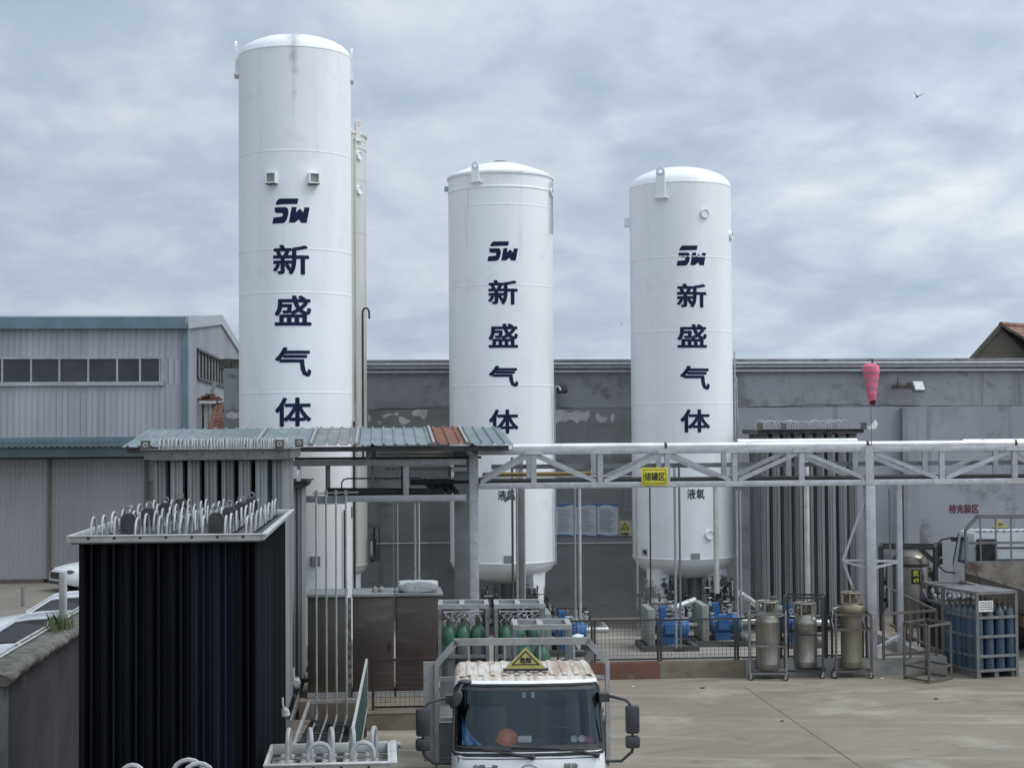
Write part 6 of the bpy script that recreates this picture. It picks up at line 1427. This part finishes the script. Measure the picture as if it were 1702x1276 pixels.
# ------------------------------------------------------------------ parked cars
def car(label, u, v, d, rz, paint):
    p = at_d(u, v, d); t = thing('parked_car', label, 'car', (p.x, p.y, 0), rz, 'cars parked outside the wall'); T = MW[t]
    stn = [(-2.32, .60, .42, .62), (-2.28, .70, .30, .72), (-2.05, .82, .22, .80), (-1.6, .88, .2, .88), (-.95, .90, .2, .97), (0, .91, .2, 1.0), (1.0, .91, .2, 1.02), (1.8, .89, .22, 1.04), (2.15, .82, .26, 1.02), (2.28, .74, .35, .95), (2.32, .66, .45, .75)]
    vs = []; m = 12
    for x, h, zb, zt in stn:
        mid = zb+(zt-zb)*.5
        q = [(-h*.90, zb), (-h*.99, zb+.10), (-h, mid), (-h*.985, zt-.12), (-h*.93, zt-.03), (-h*.5, zt+.015)]
        vs += [(x, y, z) for y, z in q] + [(x, -y, z) for y, z in q[::-1]]
    k = len(stn); fs = [(i*m+j, i*m+(j+1) % m, (i+1)*m+(j+1) % m, (i+1)*m+j) for i in range(k-1) for j in range(m)] + [tuple(range(m)), tuple((k-1)*m+j for j in range(m))]
    MB().add(vs, fs, T).build('body', paint, t, ang=40)
    bs = [(-1.0, .78, .965), (-.25, .62, 1.40), (.35, .63, 1.455), (1.0, .61, 1.42), (1.85, .74, 1.03)]
    vs = []; 
    gl = [(-.98, -.82, .98), (1.80, -.80, 1.02), (1.02, -.60, 1.40), (.35, -.62, 1.43), (-.28, -.61, 1.38)]
    b = MB(); n = len(gl); b.add([Vector(q) for q in gl]+[Vector((x, -y, z)) for x, y, z in gl], [tuple(range(n)), tuple(range(2*n-1, n-1, -1)), (0, 4, n+4, n), (1, n+1, n+2, 2), (2, n+2, n+3, 3), (3, n+3, n+4, 4)], T); b.build('window', 'darkglass', t, smooth=False)
    rf = [(-.34, .58, 1.375), (-.1, .60, 1.425), (.35, .61, 1.465), (.8, .60, 1.45), (1.08, .57, 1.405)]
    vs = []
    for x, h, z in rf: vs += [(x, -h-.02, z-.03), (x, -h*.75, z+.01), (x, 0, z+.025), (x, h*.75, z+.01), (x, h+.02, z-.03)]
    MB().add(vs, [(i*5+j, i*5+j+1, (i+1)*5+j+1, (i+1)*5+j) for i in range(4) for j in range(4)], T).build('roof', paint, t)
    b = MB()
    for s in (-1, 1):
        b.tube([T @ Vector(q) for q in ((-1.02, s*.82, .96), (-.62, s*.72, 1.21), (-.32, s*.615, 1.39), (.0, s*.63, 1.43), (.45, s*.635, 1.447), (1.05, s*.60, 1.41), (1.45, s*.70, 1.21), (1.85, s*.80, 1.02))], .035, 6)
        b.beam(T @ Vector((.32, s*.83, 1.0)), T @ Vector((.38, s*.63, 1.43)), .07, .03); b.beam(T @ Vector((1.25, s*.82, 1.0)), T @ Vector((1.05, s*.66, 1.36)), .06, .03)
    b.build('pillar', paint, t)
    for x in (-1.42, 1.38):
        for s in (-1, 1):
            X = T @ Matrix.Translation((x, s*.80, .32)) @ Matrix.Rotation(R(90), 4, 'X'); w_ = MB().lathe([(0, -.12), (.26, -.12), (.32, -.09), (.32, .09), (.26, .12), (0, .12)], 22, T=X, cap=False).build('wheel', 'rubber', t); MB().lathe([(0, -.125), (.2, -.125), (.2, .125), (0, .125)], 16, T=X, cap=False).build('rim', 'galv', w_)
    for s in (-1, 1):
        MB().sphere((-2.12, s*.62, .70), .20, .18, .065, 12, 6, T).build('headlight', 'darkglass', t); MB().sphere((-.78, s*.98, 1.02), .08, .10, .06, 10, 6, T).build('wing_mirror', paint, t)
    b = MB(); b.box(-2.345, -2.28, -.5, .5, .44, .66, T); b.box(-2.345, -2.25, -.62, .62, .27, .36, T); b.build('grille', 'darksteel', t)
    b = MB()
    for s in (-1, 1): b.tube([T @ Vector((x, s*.915, z)) for x, z in ((-.85, .95), (-.85, .3), (.3, .28), (.3, .97))], .006, 4); b.box(.05, .2, s*.915-.012, s*.915+.012, .82, .85, T)
    b.build('door_seam', 'tray', t)
car('white saloon car parked nose out by the warehouse sliding doors', 200, 960, 56.2, R(36), 'whitecar')
car('white saloon car in the middle of three, with a cream tinted bonnet', 112, 1010, 38.9, R(6), 'whitecar')
car('silver white saloon car nearest the boundary wall, side windows showing', 60, 1060, 34.4, R(3), 'silvercar')
# ------------------------------------------------------------------ boundary wall on the left
WZ = 2.3; wn_ = at_z(32, 1112, WZ); xw = at_z(110, 1051, WZ).x; yn = wn_.y
xw = (at_z(110, 1051, WZ).x + wn_.x)/2
bw = thing('boundary_wall', 'stained boundary wall coloured dark for shade, with weathered coping at the left edge', 'wall', (xw-.2, (yn+34)/2, 0))
MB().box(xw-.42, xw-.12, yn, 40, 0, WZ-.14).build('wall_face', 'wallshade', bw)
MB().box(xw-3.2, xw-.06, yn-.28, yn-.002, 0, WZ-.14).build('end_pillar', 'pillar', bw)
b = MB(); ys = [yn-.34+.11*k for k in range(60)] + [yn-.34+6.6+.5*k for k in range(1, 36)]; vs = []
prof_ = ((-.50, -.15), (-.51, -.06), (-.47, -.01), (-.36, .01), (-.24, .0), (-.12, .01), (-.02, -.01), (.02, -.06), (.0, -.11), (-.05, -.15)); m_ = len(prof_); dx_ = 0
for y in ys:
    dx_ = dx_*.6+random.uniform(-.02, .02)
    bulge = .05 if y < yn+.12 else 0
    for x, z in prof_: vs.append((xw+x+dx_+random.uniform(-.014, .014)+bulge*(x > -.1), y+random.uniform(-.015, .015), WZ+z+random.uniform(-.013, .013)-(.02 if y < yn+.1 else 0)))
b.add(vs, [(i*m_+k, i*m_+(k+1) % m_, (i+1)*m_+(k+1) % m_, (i+1)*m_+k) for i in range(len(ys)-1) for k in range(m_)] + [tuple(range(m_)), tuple((len(ys)-1)*m_+k for k in range(m_))])
b.box(xw-3.3, xw-.501, yn-.32, yn+.05, WZ-.15, WZ-.02); b.build('coping', 'stonecap', bw, ang=70)
b = MB(); b.tube([(xw-.45, yn-.2, WZ+.03), (xw-.44, yn+2, WZ+.05), (xw-.46, 30, WZ+.04)], .018, 6); b.tube([(xw-.38, yn-.2, WZ+.03), (xw-.37, yn+2, WZ+.04), (xw-.38, 30, WZ+.04)], .014, 6); b.build('cable', 'whiteframe', label='pale cables lying along the coping of the boundary wall', cat='cable')
b = MB()
for k in range(260):
    v = random.uniform(1010, 1050); yb_ = at_z(107, 1046, WZ).y+random.gauss(0, .20); p = Vector((xw-.25+random.uniform(-.16, .18), yb_, WZ-.01)); h = random.uniform(.05, .30); d = Vector((random.uniform(-1, 1), random.uniform(-1, 1), 0))*.35*h; s = Vector((random.uniform(-1, 1), random.uniform(-1, 1), 0)).normalized()*.0035
    b.add([p-s, p+s, p+d*.5+Vector((0, 0, h*.65))+s*1.4, p+d*1.3+Vector((0, 0, h)), p+d*.5+Vector((0, 0, h*.65))-s*1.4], [(0, 1, 2, 3, 4)])
b.build('weeds', 'leaf', label='tuft of green weeds growing on the wall coping beside the black vaporiser', cat='weeds', recalc=False)
for u, v0, w_, m_, lab, h in ((103, 953, .16, 'concgrey', 'weathered concrete post rising from the boundary wall', 1), (109, 948, .09, 'whiteframe', 'white pipe post beside the concrete post on the wall', 0)):
    y = at_z(101, 1048, WZ).y+.5; p = at(u, v0, y); b = MB(); b.cbox((p.x, y, WZ-.2), w_/2.3*1.1, w_/2.3*1.1, p.z-WZ+.2); b.build('wall_post', m_, label=lab, cat='post', bev=.006)
p = at_z(37.5, 1008, 0); MB().tube([p, p+Vector((0, 0, .62))], .055, 8).build('short_post', 'tray', label='short grey post standing alone in the parking area', cat='post')
# ------------------------------------------------------------------ brown cabinets, plinth and pit
KY = at_z(560, 1195, 0).y; K2 = at_z(670, 1213, 0).y
kx0 = at(497, 1180, KY).x; kx1 = at(609, 1180, KY).x; kx2 = at(745, 1190, K2).x
pl = thing('cabinet_plinth', 'stepped concrete plinth under the brown cabinets', 'plinth', ((kx0+kx2)/2, KY+1.5, 0))
MB().box(kx0, kx1, KY, KY+3.6, .004, .34).build('lower_block', 'curb', pl); MB().box(kx1+.003, kx2, K2, KY+3.6, .004, .342).build('upper_block', 'curb', pl); MB().box(kx1+.003, kx2, K2-.012, K2-.001, .3, .345).build('edge', 'floor', pl)
CYb = KY+.35
for (u0, u1, m_, lab) in ((510, 577, 'olive', 'olive brown steel cabinet behind the four thin pipes'), (585, 656, 'brown', 'brown steel cabinet left of the one carrying the cement bag'), (657.5, 737, 'brown', 'brown steel cabinet with the cement bag on top')):
    xa = at(u0, 1100, CYb).x; xb = at(u1, 1100, CYb).x; zt = at(620, 989, CYb).z
    t = thing('steel_cabinet', lab, 'cabinet', ((xa+xb)/2, CYb+.5, .34), 0, 'brown cabinets on the plinth')
    MB().box(xa+.015, xb-.015, CYb+.03, CYb+1.1, .345, zt-.03).build('carcass', m_, t); MB().box(xa+.02, xb-.02, CYb, CYb+.028, .36, zt-.05).build('door', m_, t, bev=.006)
    MB().box(xa, xb, CYb-.03, CYb+1.15, zt-.028, zt+.03).build('top', 'tray', t, bev=.006)
    if m_ == 'brown': MB().box(xb-.10, xb-.07, CYb-.025, CYb-.001, 1.2, 1.34).build('handle', 'darksteel', t)
    MB().box(xa+.01, xb-.01, CYb-.05, CYb-.002, .345, .44).build('plinth_strip', 'steel2', t)
xa = at(578, 1100, CYb).x; xb = at(584, 1100, CYb).x; b = MB(); b.box(xa, xb, CYb+.05, CYb+.10, .345, zt-.04)
for k in range(9): z = .6+k*.17; b.cbox((xa+.03, CYb+.02, z), .06, .03, random.uniform(.05, .1), random.uniform(-.4, .4))
b.build('slotted_post', 'steel', label='pale slotted post in the gap between the cabinets', cat='post')
p = at(658, 988, CYb); q = at(733, 968, CYb); bgp = thing('cement_bag', 'white printed cement bag lying on the brown cabinet', 'bag', ((p.x+q.x)/2, CYb+.25, zt+.03))
b = MB(); cc = ((p.x+q.x)/2, CYb+.28, zt+.03+.105); b.sphere(cc, (q.x-p.x)/2*1.04, .26, .115, 20, 10)
for i, v in enumerate(b.v):
    r_ = (v-Vector(cc)); v.x = cc[0]+max(-.37, min(.37, r_.x*1.15)); v.y = cc[1]+max(-.24, min(.24, r_.y*1.3)); v.z = cc[2]+max(-.10, min(.10, r_.z*1.35))+random.uniform(-.006, .006)
b.build('sack', 'bag', bgp)
for x, r_ in ((at(623, 980, CYb).x, .05), (at(634, 980, CYb).x, .06)): MB().lathe([(0, 0), (r_, 0), (r_*1.1, .05), (r_*.6, .1), (0, .11)], 14, c=(x, CYb+.3, zt+.031), cap=False).build('float_cap', 'concgrey', label='grey valve cap on the cabinet top, %s of two' % ('left' if r_ < .055 else 'right'), cat='cap')
# pit frame and its rails
pa = at_z(514, 1166, .40); pb = at_z(600, 1164, .40); pc_ = at_z(484, 1252, .40)
pf = thing('pit_railing', 'low angle steel railing round the pipe pit', 'railing', ((pa.x+pb.x)/2, pa.y-2, .004))
for a, c_ in ((pa, pb), (pa, pc_)): MB().beam(a, c_, .045, .06).build('angle_rail', 'steel2', pf)
for c_ in (pa+Vector((.06, -.06, 0)), pb, pc_): MB().beam(Vector((c_.x, c_.y, .004)), c_-Vector((0, 0, .051)), .05).build('leg', 'steel', pf)
b = MB(); xx0, xx1 = at_z(495, 1240, 0).x, at_z(588, 1230, 0).x
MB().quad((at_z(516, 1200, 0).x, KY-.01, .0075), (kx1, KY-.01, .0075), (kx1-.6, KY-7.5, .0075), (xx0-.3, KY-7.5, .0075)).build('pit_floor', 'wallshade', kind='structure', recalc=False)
for k in range(3): y = KY-1.2-k*.9; MB().tube([(kx0+.2-k*.05, y, .10+.03*k), (kx1-.25-k*.12, y, .10+.03*k)], .018, 7).build('pit_pipe', 'darksteel', label='thin dark pipe lying across the pit floor behind the low vaporiser', cat='pipe', group='pipes across the pit')
for k in range(4): x = kx0+.3+k*.3; b = MB(); b.tube([(x, KY-1.0-k*.3, .1), (x, KY-1.6-k*.3, .28)], .02, 6); b.cbox((x, KY-1.0-k*.3, .03), .1, .1, .14); b.build('pit_valve', 'darksteel', label='small dark valve standing in the pit behind the low vaporiser', cat='valve', group='valves in the pit')
f0 = at_z(609.5, 1094, 1.2); f1 = at_z(581, 1236, 1.2)
mesh_fence('mesh_fence', 'dark green mesh panel running beside the pit', [(f0.x, f0.y, 0), (f1.x, f1.y, 0)], .30, 1.2, 'whiteframe', 'meshgreen', .04, None, wr_=.006)
g0 = at_z(617, 1186, .345); g1 = at_z(735, 1186, .345)
mesh_fence('mesh_gate', 'maroon framed mesh gate panel before the brown cabinets', [(g0.x, K2+.1, 0), (g1.x, K2+.1, 0)], .346, at(670, 1094, K2+.1).z, 'redframe', 'darksteel', .085)
b = MB()
for k in range(14): c_ = at_z(650, 1243, .0)+Vector((random.uniform(-.12, .12), random.uniform(-.15, .15), 0)); b.sphere(c_+Vector((0, 0, .05)), random.uniform(.04, .09), .06, random.uniform(.03, .07), 7, 5)
b.build('crumpled_plastic', 'bag', label='crumpled pale plastic on the ground right of the low vaporiser', cat='litter')
for u, v, s in ((1168, 1143, .06), (1052, 1141, .035), (1466, 1128, .04), (1556, 1161, .05), (1300, 1198, .04)):
    p = at_z(u, v, .008); b = MB(); b.sphere(p+Vector((0, 0, .01)), s, s*.7, .012, 8, 4); b.build('litter', 'signwhite' if u in (1052, 1466) else 'darksteel', label={1168: 'dark scrap on the yard left of the joint line', 1052: 'white scrap on the yard near the lorry mirror', 1466: 'white scrap near the wheels of the brown dewar', 1556: 'dark scrap on the yard below the frame stand', 1300: 'dark scrap on the yard beside the joint line'}[u], cat='litter')
# ------------------------------------------------------------------ birds
def bird(u, v, d, s, label, rz):
    c_ = at_d(u, v, d); t = thing('bird', label, 'bird', c_, rz, 'birds in the sky'); X = MW[t] @ Matrix.Scale(s, 4)
    b = MB(); b.tube([X @ Vector(q) for q in ((-.085, 0, -.04), (-.05, 0, -.02), (0, 0, .0), (.05, 0, .028), (.085, 0, .04))], [.006*s, .024*s, .032*s, .024*s, .008*s], 8)
    for wing in (((-.03, .02), (.03, .03), (-.10, .15), (-.18, .30)), ((.02, .03), (.06, .02), (.24, .115), (.34, .195))):
        (ax, az_), (bx2, bz), (mx_, mz), (tx_, tz) = wing
        q = [Vector((ax, 0, az_)), Vector((bx2, .02, bz)), Vector((mx_+.05*(1 if tx_ < 0 else -.2), .07, mz+.0)), Vector((tx_, .04, tz)), Vector((mx_-.01, -.02, mz-.012))]
        b.prism([X @ p for p in q], (0, .008*s, .012*s))
    b.build('plumage', 'bird', t)
bird(1524.5, 161.5, 60, .78, 'dark swallow with raised wings high in the sky at right', -YAW)
bird(1033, 539, 110, .42, 'tiny far off bird between the middle and right tanks', -YAW)
